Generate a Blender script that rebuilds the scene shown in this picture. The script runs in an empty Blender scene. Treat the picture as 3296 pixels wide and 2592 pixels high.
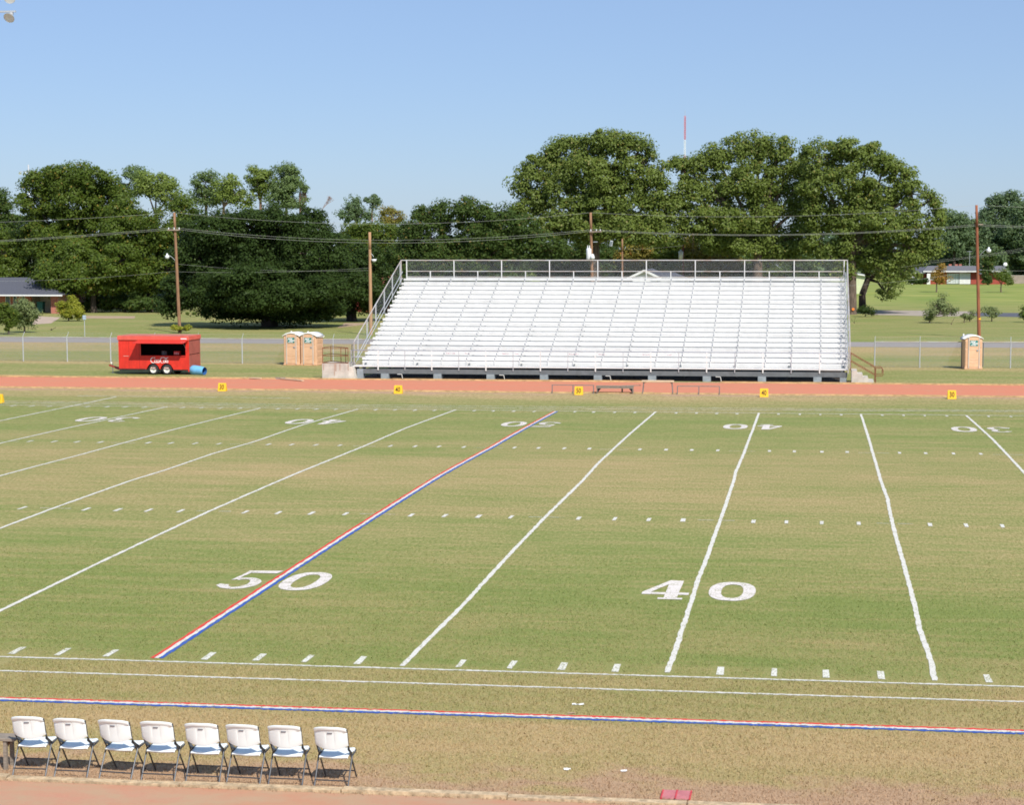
import bpy, math, random
import numpy as np
from mathutils import Vector, Matrix
random.seed(7); RNG = np.random.default_rng(7)
R = math.radians
S = bpy.context.scene

# ------------------------------------------------------------------ camera (solved from the yard lines)
CX, CY, CZ = 11.6503, -29.3635, 7.2826
YAW, PIT, ROL, F = -.1243, -.0871, -.0008, 5639.1
PX, PY = 1920.8, 1296.0            # principal point of the 3296 x 2592 photograph
def _basis():
    fw = Vector((math.sin(YAW)*math.cos(PIT), math.cos(YAW)*math.cos(PIT), math.sin(PIT)))
    r = Vector((math.cos(YAW), -math.sin(YAW), 0.)); u = r.cross(fw)
    c, s = math.cos(ROL), math.sin(ROL)
    return fw, r*c+u*s, -r*s+u*c
FW, R2, U2 = _basis()
cam = bpy.data.cameras.new("camera"); cam_o = bpy.data.objects.new("camera", cam)
S.collection.objects.link(cam_o); S.camera = cam_o
cam.sensor_width = 36; cam.sensor_fit = 'HORIZONTAL'; cam.lens = 36*F/3296
cam.shift_x = -(PX-1648)/3296; cam.clip_start = .5; cam.clip_end = 6000
M = Matrix.Identity(4)
for i in range(3):
    M[i][0] = R2[i]; M[i][1] = U2[i]; M[i][2] = -FW[i]; M[i][3] = (CX, CY, CZ)[i]
cam_o.matrix_world = M

# ------------------------------------------------------------------ sky, sun, exposure
SUN_AZ, SUN_EL = 35., 46.
w = bpy.data.worlds.new("World"); S.world = w; w.use_nodes = True
nt = w.node_tree; nt.nodes.clear()
sky = nt.nodes.new('ShaderNodeTexSky'); sky.sky_type = 'NISHITA'; sky.sun_disc = False
sky.sun_elevation = R(SUN_EL); sky.sun_rotation = R(180-SUN_AZ)
sky.altitude = 0; sky.air_density = 1.0; sky.dust_density = .35; sky.ozone_density = 3.0
hs = nt.nodes.new('ShaderNodeMix'); hs.data_type = 'RGBA'; hs.blend_type = 'MULTIPLY'
hs.inputs[0].default_value = 1; hs.inputs[7].default_value = (.765, .865, 1.12, 1)
bg = nt.nodes.new('ShaderNodeBackground'); bg.inputs[1].default_value = .085
wo = nt.nodes.new('ShaderNodeOutputWorld')
hz = nt.nodes.new('ShaderNodeMix'); hz.data_type = 'RGBA'; hz.inputs[0].default_value = .45; hz.inputs[7].default_value = (3.7, 5.0, 6.9, 1)   # even summer haze
nt.links.new(sky.outputs[0], hs.inputs[6]); nt.links.new(hs.outputs[2], hz.inputs[6]); nt.links.new(hz.outputs[2], bg.inputs[0]); nt.links.new(bg.outputs[0], wo.inputs[0])
sl = bpy.data.lights.new("sun", 'SUN'); sl.energy = 4.2; sl.angle = R(.5); sl.color = (1, .95, .86)
so = bpy.data.objects.new("sun", sl); S.collection.objects.link(so)
sd = Vector((math.sin(R(SUN_AZ))*math.cos(R(SUN_EL)), -math.cos(R(SUN_AZ))*math.cos(R(SUN_EL)), math.sin(R(SUN_EL))))
so.rotation_euler = sd.to_track_quat('Z', 'Y').to_euler(); so.location = (0, -60, 80)
S.view_settings.view_transform = 'Standard'; S.view_settings.look = 'None'
S.view_settings.exposure = .38; S.view_settings.gamma = 1
S.render.engine = 'CYCLES'; S.cycles.filter_width = 1.75
S.cycles.max_bounces = 6; S.cycles.diffuse_bounces = 3; S.cycles.transparent_max_bounces = 12
S.cycles.use_adaptive_sampling = True; S.cycles.adaptive_threshold = .02

# ------------------------------------------------------------------ where things stand
def zs(x, y):
    """crown of the playing field"""
    if 0 < y < 48.768:
        k = max(0., min(1., (75-abs(x))/10))
        return .2113*(1-abs((y-24.384)/24.384)**1.5)*k
    return 0.
def ray(u, v): return FW*F + R2*(u-PX) - U2*(v-PY)
def G(u, v):
    """ground point seen at photo pixel (u, v)"""
    d = ray(u, v); z = 0.
    for _ in range(8):
        t = (z-CZ)/d.z; x, y = CX+t*d.x, CY+t*d.y; z = zs(x, y)
    return x, y, z
def A(u, v, Y):
    d = ray(u, v); t = (Y-CY)/d.y
    return CX+t*d.x, Y, CZ+t*d.z

# ------------------------------------------------------------------ materials
MATS = {}
def nodes_of(name):
    m = bpy.data.materials.new(name); m.use_nodes = True; t = m.node_tree; t.nodes.clear()
    o = t.nodes.new('ShaderNodeOutputMaterial'); b = t.nodes.new('ShaderNodeBsdfPrincipled')
    t.links.new(b.outputs[0], o.inputs[0]); return m, t, b, o
def N(t, kind, **kw):
    n = t.nodes.new(kind)
    for k, v in kw.items(): setattr(n, k, v)
    return n
def mix(t, a, b, f, blend='MIX'):
    n = t.nodes.new('ShaderNodeMix'); n.data_type = 'RGBA'; n.blend_type = blend
    for s, v in ((n.inputs[6], a), (n.inputs[7], b), (n.inputs[0], f)):
        if isinstance(v, bpy.types.NodeSocket): t.links.new(v, s)
        elif isinstance(v, (int, float)): s.default_value = v
        else: s.default_value = (*v, 1)
    return n.outputs[2]
def math_(t, op, a, b=None, clamp=False):
    n = t.nodes.new('ShaderNodeMath'); n.operation = op; n.use_clamp = clamp
    for s, v in ((n.inputs[0], a), (n.inputs[1], b)):
        if v is None: continue
        if isinstance(v, bpy.types.NodeSocket): t.links.new(v, s)
        else: s.default_value = v
    return n.outputs[0]
def noise(t, vec, scale, detail=3, rough=.6):
    n = t.nodes.new('ShaderNodeTexNoise'); n.inputs['Scale'].default_value = scale
    n.inputs['Detail'].default_value = detail; n.inputs['Roughness'].default_value = rough
    if vec is not None: t.links.new(vec, n.inputs['Vector'])
    return n.outputs['Fac']
def vscale(t, vec, s):
    n = t.nodes.new('ShaderNodeVectorMath'); n.operation = 'MULTIPLY'; t.links.new(vec, n.inputs[0]); n.inputs[1].default_value = s
    return n.outputs[0]
def ramp(t, f, stops):
    n = t.nodes.new('ShaderNodeValToRGB'); e = n.color_ramp.elements
    while len(e) < len(stops): e.new(.5)
    for q, (p, c) in zip(e, stops):
        q.position = p; q.color = (c, c, c, 1) if isinstance(c, (int, float)) else (*c, 1)
    t.links.new(f, n.inputs[0]); return n.outputs[0]
def rng(t, f, a, b, c=0., d=1.):
    n = t.nodes.new('ShaderNodeMapRange'); t.links.new(f, n.inputs[0])
    for i, v in enumerate((a, b, c, d)): n.inputs[i+1].default_value = v
    return n.outputs[0]
def bump(t, b, h, strength=.3, dist=.02):
    n = t.nodes.new('ShaderNodeBump'); n.inputs['Strength'].default_value = strength; n.inputs['Distance'].default_value = dist
    t.links.new(h, n.inputs['Height']); t.links.new(n.outputs[0], b.inputs['Normal'])

def mat(name, col, rough=.6, var=.15, scale=6., metal=0., dark=None, bmp=0., stretch=None, spec=.4):
    """plain surface with uneven colour"""
    if name in MATS: return MATS[name]
    m, t, b, o = nodes_of(name)
    tc = N(t, 'ShaderNodeTexCoord').outputs['Object']
    if stretch: tc = vscale(t, tc, stretch)
    n = noise(t, tc, scale, 5, .65)
    d = dark or tuple(c*(1-var*2.2) for c in col)
    f = rng(t, n, .35, .65)
    c = mix(t, d, tuple(min(1, x*(1+var*.35)) for x in col), f)
    t.links.new(c, b.inputs['Base Color']); b.inputs['Roughness'].default_value = rough
    b.inputs['Metallic'].default_value = metal; b.inputs['Specular IOR Level'].default_value = spec
    if bmp: bump(t, b, n, bmp)
    MATS[name] = m; return m

def ground_mat():
    m, t, b, o = nodes_of('turf')
    geo = N(t, 'ShaderNodeNewGeometry').outputs['Position']
    sep = N(t, 'ShaderNodeSeparateXYZ'); t.links.new(geo, sep.inputs[0])
    X, Y = sep.outputs[0], sep.outputs[1]
    streak = noise(t, vscale(t, geo, (.22, 2.6, 0)), 1., 4, .6)
    streak2 = noise(t, vscale(t, geo, (.9, 7., 0)), 1., 3, .6)
    patch = noise(t, vscale(t, geo, (.09, .28, 0)), 1., 5, .6)
    blot = noise(t, vscale(t, geo, (.7, 1.1, 0)), 1., 5, .65)
    fine = rng(t, noise(t, vscale(t, geo, (42, 24, 0)), 1., 4, .85), .36, .64)
    fine2 = noise(t, vscale(t, geo, (13, 13, 0)), 1., 5, .8)
    g3 = rng(t, noise(t, vscale(t, geo, (15, 4.2, 0)), 1., 4, .85), .36, .64)
    # how dry the grass is, by distance across the field (-10 .. 130 m)
    prof = [(-10, .9), (-6.8, .95), (-5.2, .82), (-3.3, .86), (-2.6, .52), (-1.2, .48), (-.3, .55), (.6, .32), (6, .24), (11, .30), (15, .40),
            (19, .46), (22, .52), (25.5, .58), (28, .52), (32, .40), (37, .28), (46, .22), (49.5, .36), (53, .42), (55.5, .60), (58.6, .85),
            (66.6, .5), (69, .30), (77, .36), (79.2, .8), (81, .42), (90, .32), (93.5, .66), (101.8, .72), (111, .25), (130, .3)]
    yn = rng(t, Y, -10, 130)
    dry = math_(t, 'SUBTRACT', math_(t, 'MULTIPLY', ramp(t, yn, [((y+10)/140, v) for y, v in prof]), 1.22), .13)
    f = math_(t, 'ADD', dry, math_(t, 'MULTIPLY', math_(t, 'SUBTRACT', patch, .5), 1.35))
    f = math_(t, 'ADD', f, math_(t, 'MULTIPLY', math_(t, 'MULTIPLY', math_(t, 'SUBTRACT', streak, .5), rng(t, Y, -6, 5, .3, 1)), 1.0))
    f = math_(t, 'ADD', f, math_(t, 'MULTIPLY', math_(t, 'MULTIPLY', math_(t, 'SUBTRACT', streak2, .5), .6), rng(t, Y, -2, 9)))
    f = math_(t, 'ADD', f, math_(t, 'MULTIPLY', math_(t, 'SUBTRACT', blot, .5), .55), )
    f2 = math_(t, 'ADD', f, math_(t, 'MULTIPLY', math_(t, 'SUBTRACT', fine2, .5), 1.05))
    f2 = math_(t, 'ADD', f2, math_(t, 'MULTIPLY', math_(t, 'SUBTRACT', g3, .5), .30), clamp=True)
    g4 = rng(t, noise(t, vscale(t, geo, (7., 1.5, 0)), 1., 4, .85), .36, .64)
    fine = mix(t, fine, g3, rng(t, Y, 0, 14, 0, .75)); fine = mix(t, fine, g4, rng(t, Y, 22, 50, 0, .7))
    fine = math_(t, 'ADD', fine, 0)
    green = mix(t, (.128, .160, .036), (.245, .288, .086), fine)
    tan = mix(t, (.275, .195, .085), (.54, .395, .210), fine)
    col = mix(t, green, tan, f2)
    # bare soil near the tracks and under the fence
    soilp = [(-10, 1.), (-7, .95), (-6.0, .75), (-4.9, .30), (-3, 0), (54, 0), (56.3, .2), (58.4, .75), (60, .9), (66, .9), (67.2, .3), (69, .04), (78.4, .05), (79.4, .5), (80.4, .1), (82, 0), (101, .1), (103, .5), (112, .2), (114, 0)]
    soil = ramp(t, yn, [((y+10)/140, v) for y, v in soilp])
    sf = math_(t, 'ADD', soil, math_(t, 'MULTIPLY', math_(t, 'SUBTRACT', blot, .5), 1.6))
    sf = rng(t, math_(t, 'ADD', sf, math_(t, 'MULTIPLY', math_(t, 'SUBTRACT', patch, .5), 1.4)), .42, .75)
    sf = math_(t, 'MULTIPLY', sf, math_(t, 'MULTIPLY', soil, 2., True), True)
    soilc = mix(t, (.30, .19, .115), (.50, .33, .22), fine)
    col = mix(t, col, soilc, math_(t, 'MULTIPLY', sf, .85))
    # far lawns and rough meadow
    far = rng(t, Y, 175, 230)
    mead = mix(t, (.15, .22, .04), (.34, .33, .10), rng(t, patch, .35, .7))
    col = mix(t, col, mead, far)
    col = mix(t, (.5, .5, .5), col, 1.0)
    t.links.new(col, b.inputs['Base Color']); b.inputs['Roughness'].default_value = .9; b.inputs['Specular IOR Level'].default_value = .15
    bump(t, b, fine, .25, .015)
    return m

def paint_mat(name, col, worn=.35):
    m, t, b, o = nodes_of(name)
    geo = N(t, 'ShaderNodeNewGeometry').outputs['Position']
    n = noise(t, vscale(t, geo, (26, 22, 0)), 1., 3, .7); n2 = noise(t, vscale(t, geo, (3.5, 3.5, 0)), 1., 3, .6)
    k = math_(t, 'ADD', n, math_(t, 'MULTIPLY', n2, .5))
    f = rng(t, k, .46+.27*worn, .60+.27*worn, 0, 1)
    tuft = mix(t, (.17, .19, .07), (.36, .32, .16), n)
    c = mix(t, tuft, mix(t, tuple(x*.78 for x in col), col, n), f)
    t.links.new(c, b.inputs['Base Color']); b.inputs['Roughness'].default_value = .9; b.inputs['Specular IOR Level'].default_value = .1
    bump(t, b, n, .6, .02); return m

def track_mat(name='cinder', k=.55, base=((.52, .175, .10), (.61, .245, .155)), lo=.5):
    m, t, b, o = nodes_of(name)
    geo = N(t, 'ShaderNodeNewGeometry').outputs['Position']
    a = noise(t, vscale(t, geo, (.25, 1.6, 0)), 1., 4, .6); f = noise(t, vscale(t, geo, (22, 22, 0)), 1., 3, .8)
    sp = noise(t, vscale(t, geo, (1.3, 2.2, 0)), 1., 5, .7)
    c = mix(t, base[0], base[1], f)
    c = mix(t, c, (.46, .24, .15), rng(t, a, lo, lo+.22, 0, k))
    c = mix(t, c, (.42, .29, .185), rng(t, sp, lo+.02, lo+.25, 0, k*.9))
    t.links.new(c, b.inputs['Base Color']); b.inputs['Roughness'].default_value = .95; b.inputs['Specular IOR Level'].default_value = .1
    bump(t, b, f, .5, .01); return m

def leaf_mat(name, a, b_, c_=None, trans=.3, gloss=.16):
    m = bpy.data.materials.new(name); m.use_nodes = True; t = m.node_tree; t.nodes.clear()
    o = N(t, 'ShaderNodeOutputMaterial')
    at = N(t, 'ShaderNodeAttribute'); at.attribute_name = 'rnd'
    geo = N(t, 'ShaderNodeNewGeometry').outputs['Position']
    big = noise(t, geo, .35, 3, .6)
    f = math_(t, 'ADD', math_(t, 'MULTIPLY', at.outputs['Fac'], .6), math_(t, 'MULTIPLY', rng(t, big, .3, .7), .4))
    col = mix(t, a, b_, f)
    if c_: col = mix(t, col, c_, rng(t, at.outputs['Fac'], .965, .97))
    pb = N(t, 'ShaderNodeBsdfPrincipled'); t.links.new(col, pb.inputs['Base Color'])
    pb.inputs['Roughness'].default_value = .45; pb.inputs['Specular IOR Level'].default_value = gloss
    tr = N(t, 'ShaderNodeBsdfTranslucent'); tc = mix(t, col, (.5, .62, .08), .35); t.links.new(tc, tr.inputs[0])
    mx = N(t, 'ShaderNodeMixShader'); mx.inputs[0].default_value = trans
    t.links.new(pb.outputs[0], mx.inputs[1]); t.links.new(tr.outputs[0], mx.inputs[2]); t.links.new(mx.outputs[0], o.inputs[0])
    return m

def mesh_mat():
    """woven chain link: 5 cm diamonds, open between the wires"""
    m, t, b, o = nodes_of('chain_link')
    tc = N(t, 'ShaderNodeTexCoord').outputs['UV']
    sep = N(t, 'ShaderNodeSeparateXYZ'); t.links.new(tc, sep.inputs[0])
    def lines(op):
        s = math_(t, op, sep.outputs[0], sep.outputs[1])
        fr = math_(t, 'FRACT', math_(t, 'MULTIPLY', s, 14.))
        return math_(t, 'LESS_THAN', fr, .075)
    k = math_(t, 'MAXIMUM', lines('ADD'), lines('SUBTRACT'))
    b.inputs['Base Color'].default_value = (.30, .32, .33, 1); b.inputs['Roughness'].default_value = .5; b.inputs['Metallic'].default_value = .3
    tr = N(t, 'ShaderNodeBsdfTransparent'); mx = N(t, 'ShaderNodeMixShader')
    t.links.new(k, mx.inputs[0]); t.links.new(tr.outputs[0], mx.inputs[1]); t.links.new(b.outputs[0], mx.inputs[2]); t.links.new(mx.outputs[0], o.inputs[0])
    return m

def brick_mat(name, c1, c2, mortar, sc=4.5):
    m, t, b, o = nodes_of(name)
    tc = N(t, 'ShaderNodeTexCoord').outputs['Object']
    rot = N(t, 'ShaderNodeMapping'); rot.inputs['Rotation'].default_value = (R(90), 0, 0); t.links.new(tc, rot.inputs[0])
    br = N(t, 'ShaderNodeTexBrick'); t.links.new(rot.outputs[0], br.inputs['Vector']); br.inputs['Scale'].default_value = sc
    br.inputs['Color1'].default_value = (*c1, 1); br.inputs['Color2'].default_value = (*c2, 1); br.inputs['Mortar'].default_value = (*mortar, 1)
    br.inputs['Mortar Size'].default_value = .015
    n = noise(t, tc, 1.5, 4); c = mix(t, br.outputs['Color'], tuple(x*.6 for x in c1), rng(t, n, .45, .8, 0, .5))
    t.links.new(c, b.inputs['Base Color']); b.inputs['Roughness'].default_value = .9
    return m

TURF = ground_mat(); TRACK = track_mat(); TRACKN = track_mat('dusty_cinder', .9, ((.40, .19, .125), (.54, .29, .20)), .36)
WHITEP = paint_mat('white_field_paint', (.72, .70, .64), .38); WORN = paint_mat('worn_field_paint', (.74, .73, .66), .6)
NUMP = paint_mat('number_paint', (.78, .72, .68), .45)
REDP = paint_mat('red_field_paint', (.72, .07, .06), .35); BLUEP = paint_mat('blue_field_paint', (.045, .12, .45), .35)
KERB = mat('kerb_timber', (.62, .42, .20), .85, .2, 3., stretch=(1, 4, 4))
KERBN = mat('kerb_concrete', (.60, .45, .28), .9, .22, 9., bmp=.5)
ALU = mat('mill_aluminium', (.745, .74, .72), .5, .04, 2., .0)
def vary(m):
    t = m.node_tree; b = next(n for n in t.nodes if n.type == 'BSDF_PRINCIPLED'); src = b.inputs['Base Color'].links[0].from_socket
    oi = N(t, 'ShaderNodeObjectInfo').outputs['Random']; geo = N(t, 'ShaderNodeNewGeometry').outputs['Position']
    st = rng(t, noise(t, vscale(t, geo, (3.2, .5, .8)), 1., 5, .7), .42, .72, 1., .93)
    k = math_(t, 'MULTIPLY', rng(t, oi, 0, 1, .90, 1.08), st)
    t.links.new(mix(t, src, mix(t, (0, 0, 0), (1, 1, 1), k), 1., 'MULTIPLY'), b.inputs['Base Color'])
vary(ALU)
ALUD = mat('aluminium_bracket', (.33, .35, .39), .5, .1, 4., .3)
GALV = mat('galvanised_steel', (.56, .58, .60), .45, .08, 9., .35)
GALVR = mat('galvanised_pipe_with_rust', (.58, .585, .58), .5, .05, 1.3, .3, dark=(.50, .40, .34))
BLACKST = mat('grey_painted_steel', (.15, .165, .175), .6, .1, 3.)
CONC = mat('concrete', (.58, .54, .47), .9, .12, 2., bmp=.2)
CONCG = mat('grey_concrete', (.30, .34, .37), .9, .12, 3.)
RUST = mat('rusty_pipe', (.26, .115, .055), .8, .2, 6.)
LINK = mesh_mat()
WOODP = mat('pole_wood', (.33, .18, .10), .9, .2, 2.5, stretch=(6, 6, .5), bmp=.3)
WOODG = mat('grey_pole_wood', (.36, .28, .22), .9, .2, 2.5, stretch=(6, 6, .5))
WIRE = mat('cable', (.42, .43, .38), .6, .05, 1.)
DWIRE = mat('dark_cable', (.05, .05, .05), .6, .05, 1.)
PORC = mat('porcelain', (.74, .76, .78), .35, .05, 4.)
ASPH = mat('asphalt', (.31, .28, .26), .9, .1, 1.2, stretch=(1, 3, 1))
ASPHD = mat('dark_asphalt', (.10, .105, .125), .9, .1, 1.2)
DIRT = mat('pale_dirt', (.42, .30, .20), .95, .12, 1.)
RED = mat('red_trailer_paint', (.70, .038, .022), .45, .10, 2.2, stretch=(1.6, 1, .7))
REDF = mat('faded_red_panel', (.42, .105, .075), .7, .1, 2.)
REDT = mat('sun_faded_red_roof', (.72, .12, .085), .6, .08, 2.)
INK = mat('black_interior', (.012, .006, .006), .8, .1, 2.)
TYRE = mat('tyre_rubber', (.028, .03, .034), .8, .1, 8.)
RIM = mat('white_rim', (.80, .78, .68), .45, .08, 8.)
WHITE = mat('white_lettering', (.85, .85, .84), .5, .03, 3.)
POTTY = mat('tan_plastic', (.76, .47, .29), .5, .06, 2.5)
POTTYD = mat('tan_plastic_panel', (.69, .41, .245), .5, .06, 2.5)
ROOFW = mat('white_plastic', (.88, .87, .84), .5, .04, 3.)
TEAL = mat('teal_sign', (.02, .22, .20), .5, .08, 4.)
BLUEB = mat('blue_plastic_barrel', (.17, .47, .76), .45, .1, 3.)
BLUEI = mat('barrel_inside', (.03, .12, .35), .6, .1, 3.)
YEL = mat('yellow_foam', (.86, .50, .02), .6, .06, 4.)
BROWNT = mat('brown_digits', (.075, .03, .012), .7, .05, 4.)
CHAIRW = mat('white_chair_plastic', (.83, .88, .87), .38, .03, 3.)
CHAIRSH = mat('chair_slot_shade', (.12, .12, .14), .8, .05, 3.)  # dark tone for the shaded inside of the slots
CHAIRT = mat('grey_chair_tube', (.075, .08, .09), .4, .08, 10., .4)
BENCHW = mat('weathered_bench_wood', (.30, .25, .20), .9, .2, 6., stretch=(1, 8, 8))
SEATW = mat('bleached_bench_top', (.68, .50, .33), .8, .12, 5., stretch=(1, 6, 6))
SHING = mat('shingles', (.095, .10, .125), .9, .15, 9.)
BRICK = brick_mat('red_brick', (.46, .14, .09), (.36, .10, .07), (.45, .35, .3))
BRICKR = brick_mat('deep_red_brick', (.42, .065, .045), (.33, .05, .035), (.35, .15, .12))
CREAM = mat('cream_wall', (.62, .55, .44), .8, .05, 2.)
WALLW = mat('white_siding', (.78, .78, .76), .7, .05, 2.)
GREENW = mat('pale_green_siding', (.62, .66, .42), .8, .05, 2.)
GLASS = mat('window_glass', (.10, .14, .16), .15, .1, 2., spec=.6)
BIN = mat('dark_green_bin', (.01, .10, .085), .45, .08, 3.)
BARK = mat('bark', (.17, .125, .095), .95, .25, 2.5, stretch=(3, 3, .6), bmp=.5)
BARKD = mat('dark_bark', (.075, .058, .045), .95, .25, 2.5, stretch=(3, 3, .6), bmp=.5)
PINEB = mat('pine_bark', (.30, .19, .14), .95, .2, 2., stretch=(3, 3, .6))
REDM = mat('mast_red', (.70, .10, .08), .6, .05, 1.); WHM = mat('mast_white', (.85, .85, .85), .6, .03, 1.)
L_OAK = leaf_mat('oak_leaves', (.095, .135, .026), (.185, .235, .055), (.24, .22, .06))
L_LIVE = leaf_mat('live_oak_leaves', (.020, .036, .010), (.046, .076, .018), None, .12, .06)
L_MID = leaf_mat('mid_green_leaves', (.055, .090, .012), (.115, .160, .026), (.22, .17, .03))
L_PINE = leaf_mat('pine_needles', (.080, .125, .040), (.150, .210, .075), None, .25)
L_PINEY = leaf_mat('yellow_pine_needles', (.125, .175, .035), (.21, .27, .06), None, .3)
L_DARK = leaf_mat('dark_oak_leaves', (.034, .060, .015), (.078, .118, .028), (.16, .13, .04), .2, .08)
L_BROWN = leaf_mat('autumn_leaves', (.12, .125, .025), (.30, .245, .055), (.34, .14, .03))
L_YEL = leaf_mat('yellow_green_leaves', (.15, .19, .02), (.42, .40, .05), (.42, .28, .03), .35)
L_GREY = leaf_mat('grey_green_leaves', (.10, .14, .05), (.26, .30, .13), None, .3)
L_ORAN = leaf_mat('orange_leaves', (.20, .14, .03), (.45, .24, .05), (.5, .2, .05), .35)
L_FAR = leaf_mat('distant_leaves', (.070, .115, .055), (.13, .185, .08), None, .25)
L_DEAD = leaf_mat('brown_dead_leaves', (.20, .15, .09), (.32, .25, .16), None, .2)

# ------------------------------------------------------------------ building helpers
C = S.collection
def tag(o, label=None, cat=None, group=None, kind=None):
    if label: o['label'] = label
    if cat: o['category'] = cat
    if group: o['group'] = group
    if kind: o['kind'] = kind
    return o
def empty(name, loc=(0, 0, 0), rz=0., label=None, cat=None, group=None):
    o = bpy.data.objects.new(name, None); C.objects.link(o); o.location = loc; o.rotation_euler = (0, 0, rz)
    o.empty_display_size = .2
    return tag(o, label, cat, group)
class MB:
    def __init__(s): s.v = []; s.f = []; s.uv = None
    def add(s, vs, fs):
        n = len(s.v); s.v += [tuple(p) for p in vs]; s.f += [tuple(n+i for i in q) for q in fs]; return s
    def box(s, x0, x1, y0, y1, z0, z1):
        return s.add([(x0,y0,z0),(x1,y0,z0),(x1,y1,z0),(x0,y1,z0),(x0,y0,z1),(x1,y0,z1),(x1,y1,z1),(x0,y1,z1)],
                     [(0,3,2,1),(4,5,6,7),(0,1,5,4),(1,2,6,5),(2,3,7,6),(3,0,4,7)])
    def tube(s, p, q, r0, r1=None, n=8, cap=True):
        p, q = Vector(p), Vector(q); r1 = r0 if r1 is None else r1
        d = (q-p).normalized(); a = d.orthogonal().normalized(); b = d.cross(a)
        vs = []
        for c, r in ((p, r0), (q, r1)):
            for i in range(n):
                t = 2*math.pi*i/n; vs.append(c+a*math.cos(t)*r+b*math.sin(t)*r)
        fs = [(i, (i+1)%n, n+(i+1)%n, n+i) for i in range(n)]
        if cap: fs += [tuple(range(n-1, -1, -1)), tuple(range(n, 2*n))]
        return s.add(vs, fs)
    def path(s, pts, r, n=8):
        for a, b in zip(pts, pts[1:]): s.tube(a, b, r, None, n)
        return s
    def bar(s, p, q, w, h):
        """rectangular bar from p to q, w across (horizontal), h tall"""
        p, q = Vector(p), Vector(q); d = (q-p).normalized()
        a = d.cross(Vector((0, 0, 1)))
        a = Vector((1, 0, 0)) if a.length < 1e-4 else a.normalized()
        b = a.cross(d); vs = []
        for c in (p, q):
            for i, j in ((-1, -1), (1, -1), (1, 1), (-1, 1)): vs.append(c+a*i*w/2+b*j*h/2)
        return s.add(vs, [(0,1,2,3),(7,6,5,4),(0,4,5,1),(1,5,6,2),(2,6,7,3),(3,7,4,0)])
    def lathe(s, prof, n=20, axis='Z', c=(0, 0, 0)):
        vs = []; fs = []
        for r, h in prof:
            for i in range(n):
                t = 2*math.pi*i/n; x, y = r*math.cos(t), r*math.sin(t)
                v = (x, y, h) if axis == 'Z' else ((x, h, y) if axis == 'Y' else (h, x, y))
                vs.append((v[0]+c[0], v[1]+c[1], v[2]+c[2]))
        for k in range(len(prof)-1):
            for i in range(n): fs.append((k*n+i, k*n+(i+1)%n, (k+1)*n+(i+1)%n, (k+1)*n+i))
        return s.add(vs, fs)
    def prism(s, poly, y0, y1):
        """polygon in XZ, extruded along Y"""
        n = len(poly)
        return s.add([(x, y0, z) for x, z in poly]+[(x, y1, z) for x, z in poly],
                     [tuple(range(n)), tuple(range(2*n-1, n-1, -1))]+[(i, n+i, n+(i+1)%n, (i+1)%n) for i in range(n)])
    def quad(s, a, b, c, d): return s.add([a, b, c, d], [(0, 1, 2, 3)])
    def build(s, name, m, parent=None, smooth=False, bevel=0., loc=None):
        me = bpy.data.meshes.new(name); me.from_pydata(s.v, [], s.f); me.validate()
        if s.uv:
            l = me.uv_layers.new(name='UV')
            for i, lp in enumerate(me.loops): l.data[i].uv = s.uv(me.vertices[lp.vertex_index].co)
        me.materials.append(m)
        if smooth:
            for p in me.polygons: p.use_smooth = True
        o = bpy.data.objects.new(name, me); C.objects.link(o)
        if parent is not None: o.parent = parent
        if loc: o.location = loc
        if bevel:
            b = o.modifiers.new('b', 'BEVEL'); b.width = bevel; b.segments = 2; b.limit_method = 'ANGLE'
        return o
def kids(o): return [c for c in bpy.data.objects if c.parent == o]
def copy_tree(o, parent=None):
    c = o.copy(); C.objects.link(c); c.parent = parent
    for ch in kids(o): copy_tree(ch, c)
    return c
def text(s, size, m, parent, loc, rot=(R(90), 0, 0), ext=.004, sx=1., off=0., name='lettering', shear=0., align='CENTER'):
    cu = bpy.data.curves.new('t', 'FONT'); cu.body = s; cu.size = size; cu.extrude = ext; cu.offset = off; cu.align_x = align; cu.align_y = 'CENTER'; cu.shear = shear
    cu.resolution_u = 3
    to = bpy.data.objects.new('t', cu); C.objects.link(to); bpy.context.view_layer.update()
    me = bpy.data.meshes.new_from_object(to.evaluated_get(bpy.context.evaluated_depsgraph_get()))
    bpy.data.objects.remove(to); me.materials.clear(); me.materials.append(m)
    o = bpy.data.objects.new(name, me); C.objects.link(o); o.parent = parent; o.location = loc; o.rotation_euler = rot; o.scale = (sx, 1, 1)
    return o

# ------------------------------------------------------------------ ground, roads, tracks
def build_ground():
    ys = [-80, -30, -10, -.001]+[48.768*i/28 for i in range(29)]+[48.77, 60, 90, 130, 200, 350, 700, 1500, 4000]
    xs = [-2500, -400, -75, -65, -50, -25, 0, 25, 50, 65, 75, 400, 2500]
    mb = MB(); n = len(xs)
    mb.v = [(x, y, zs(x, y)) for y in ys for x in xs]
    mb.f = [(j*n+i, j*n+i+1, (j+1)*n+i+1, (j+1)*n+i) for j in range(len(ys)-1) for i in range(n-1)]
    tag(mb.build('ground', TURF), 'mown football field and lawns of green and dry grass', None, None, 'structure')
build_ground()
def sheet(name, pts, m, z=.004, label=None):
    mb = MB(); mb.add([(x, y, z) for x, y in pts], [tuple(range(len(pts)))])
    return tag(mb.build(name, m), label, None, None, 'structure')
sheet('running_track', [(-160, 58.85), (160, 58.85), (160, 66.25), (-160, 66.25)], TRACK, .006, 'far straight of the red cinder running track')
sheet('running_track', [(-160, -16), (160, -16), (160, -7.0), (-160, -7.0)], TRACKN, .006, 'near straight of the red cinder track')
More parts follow.
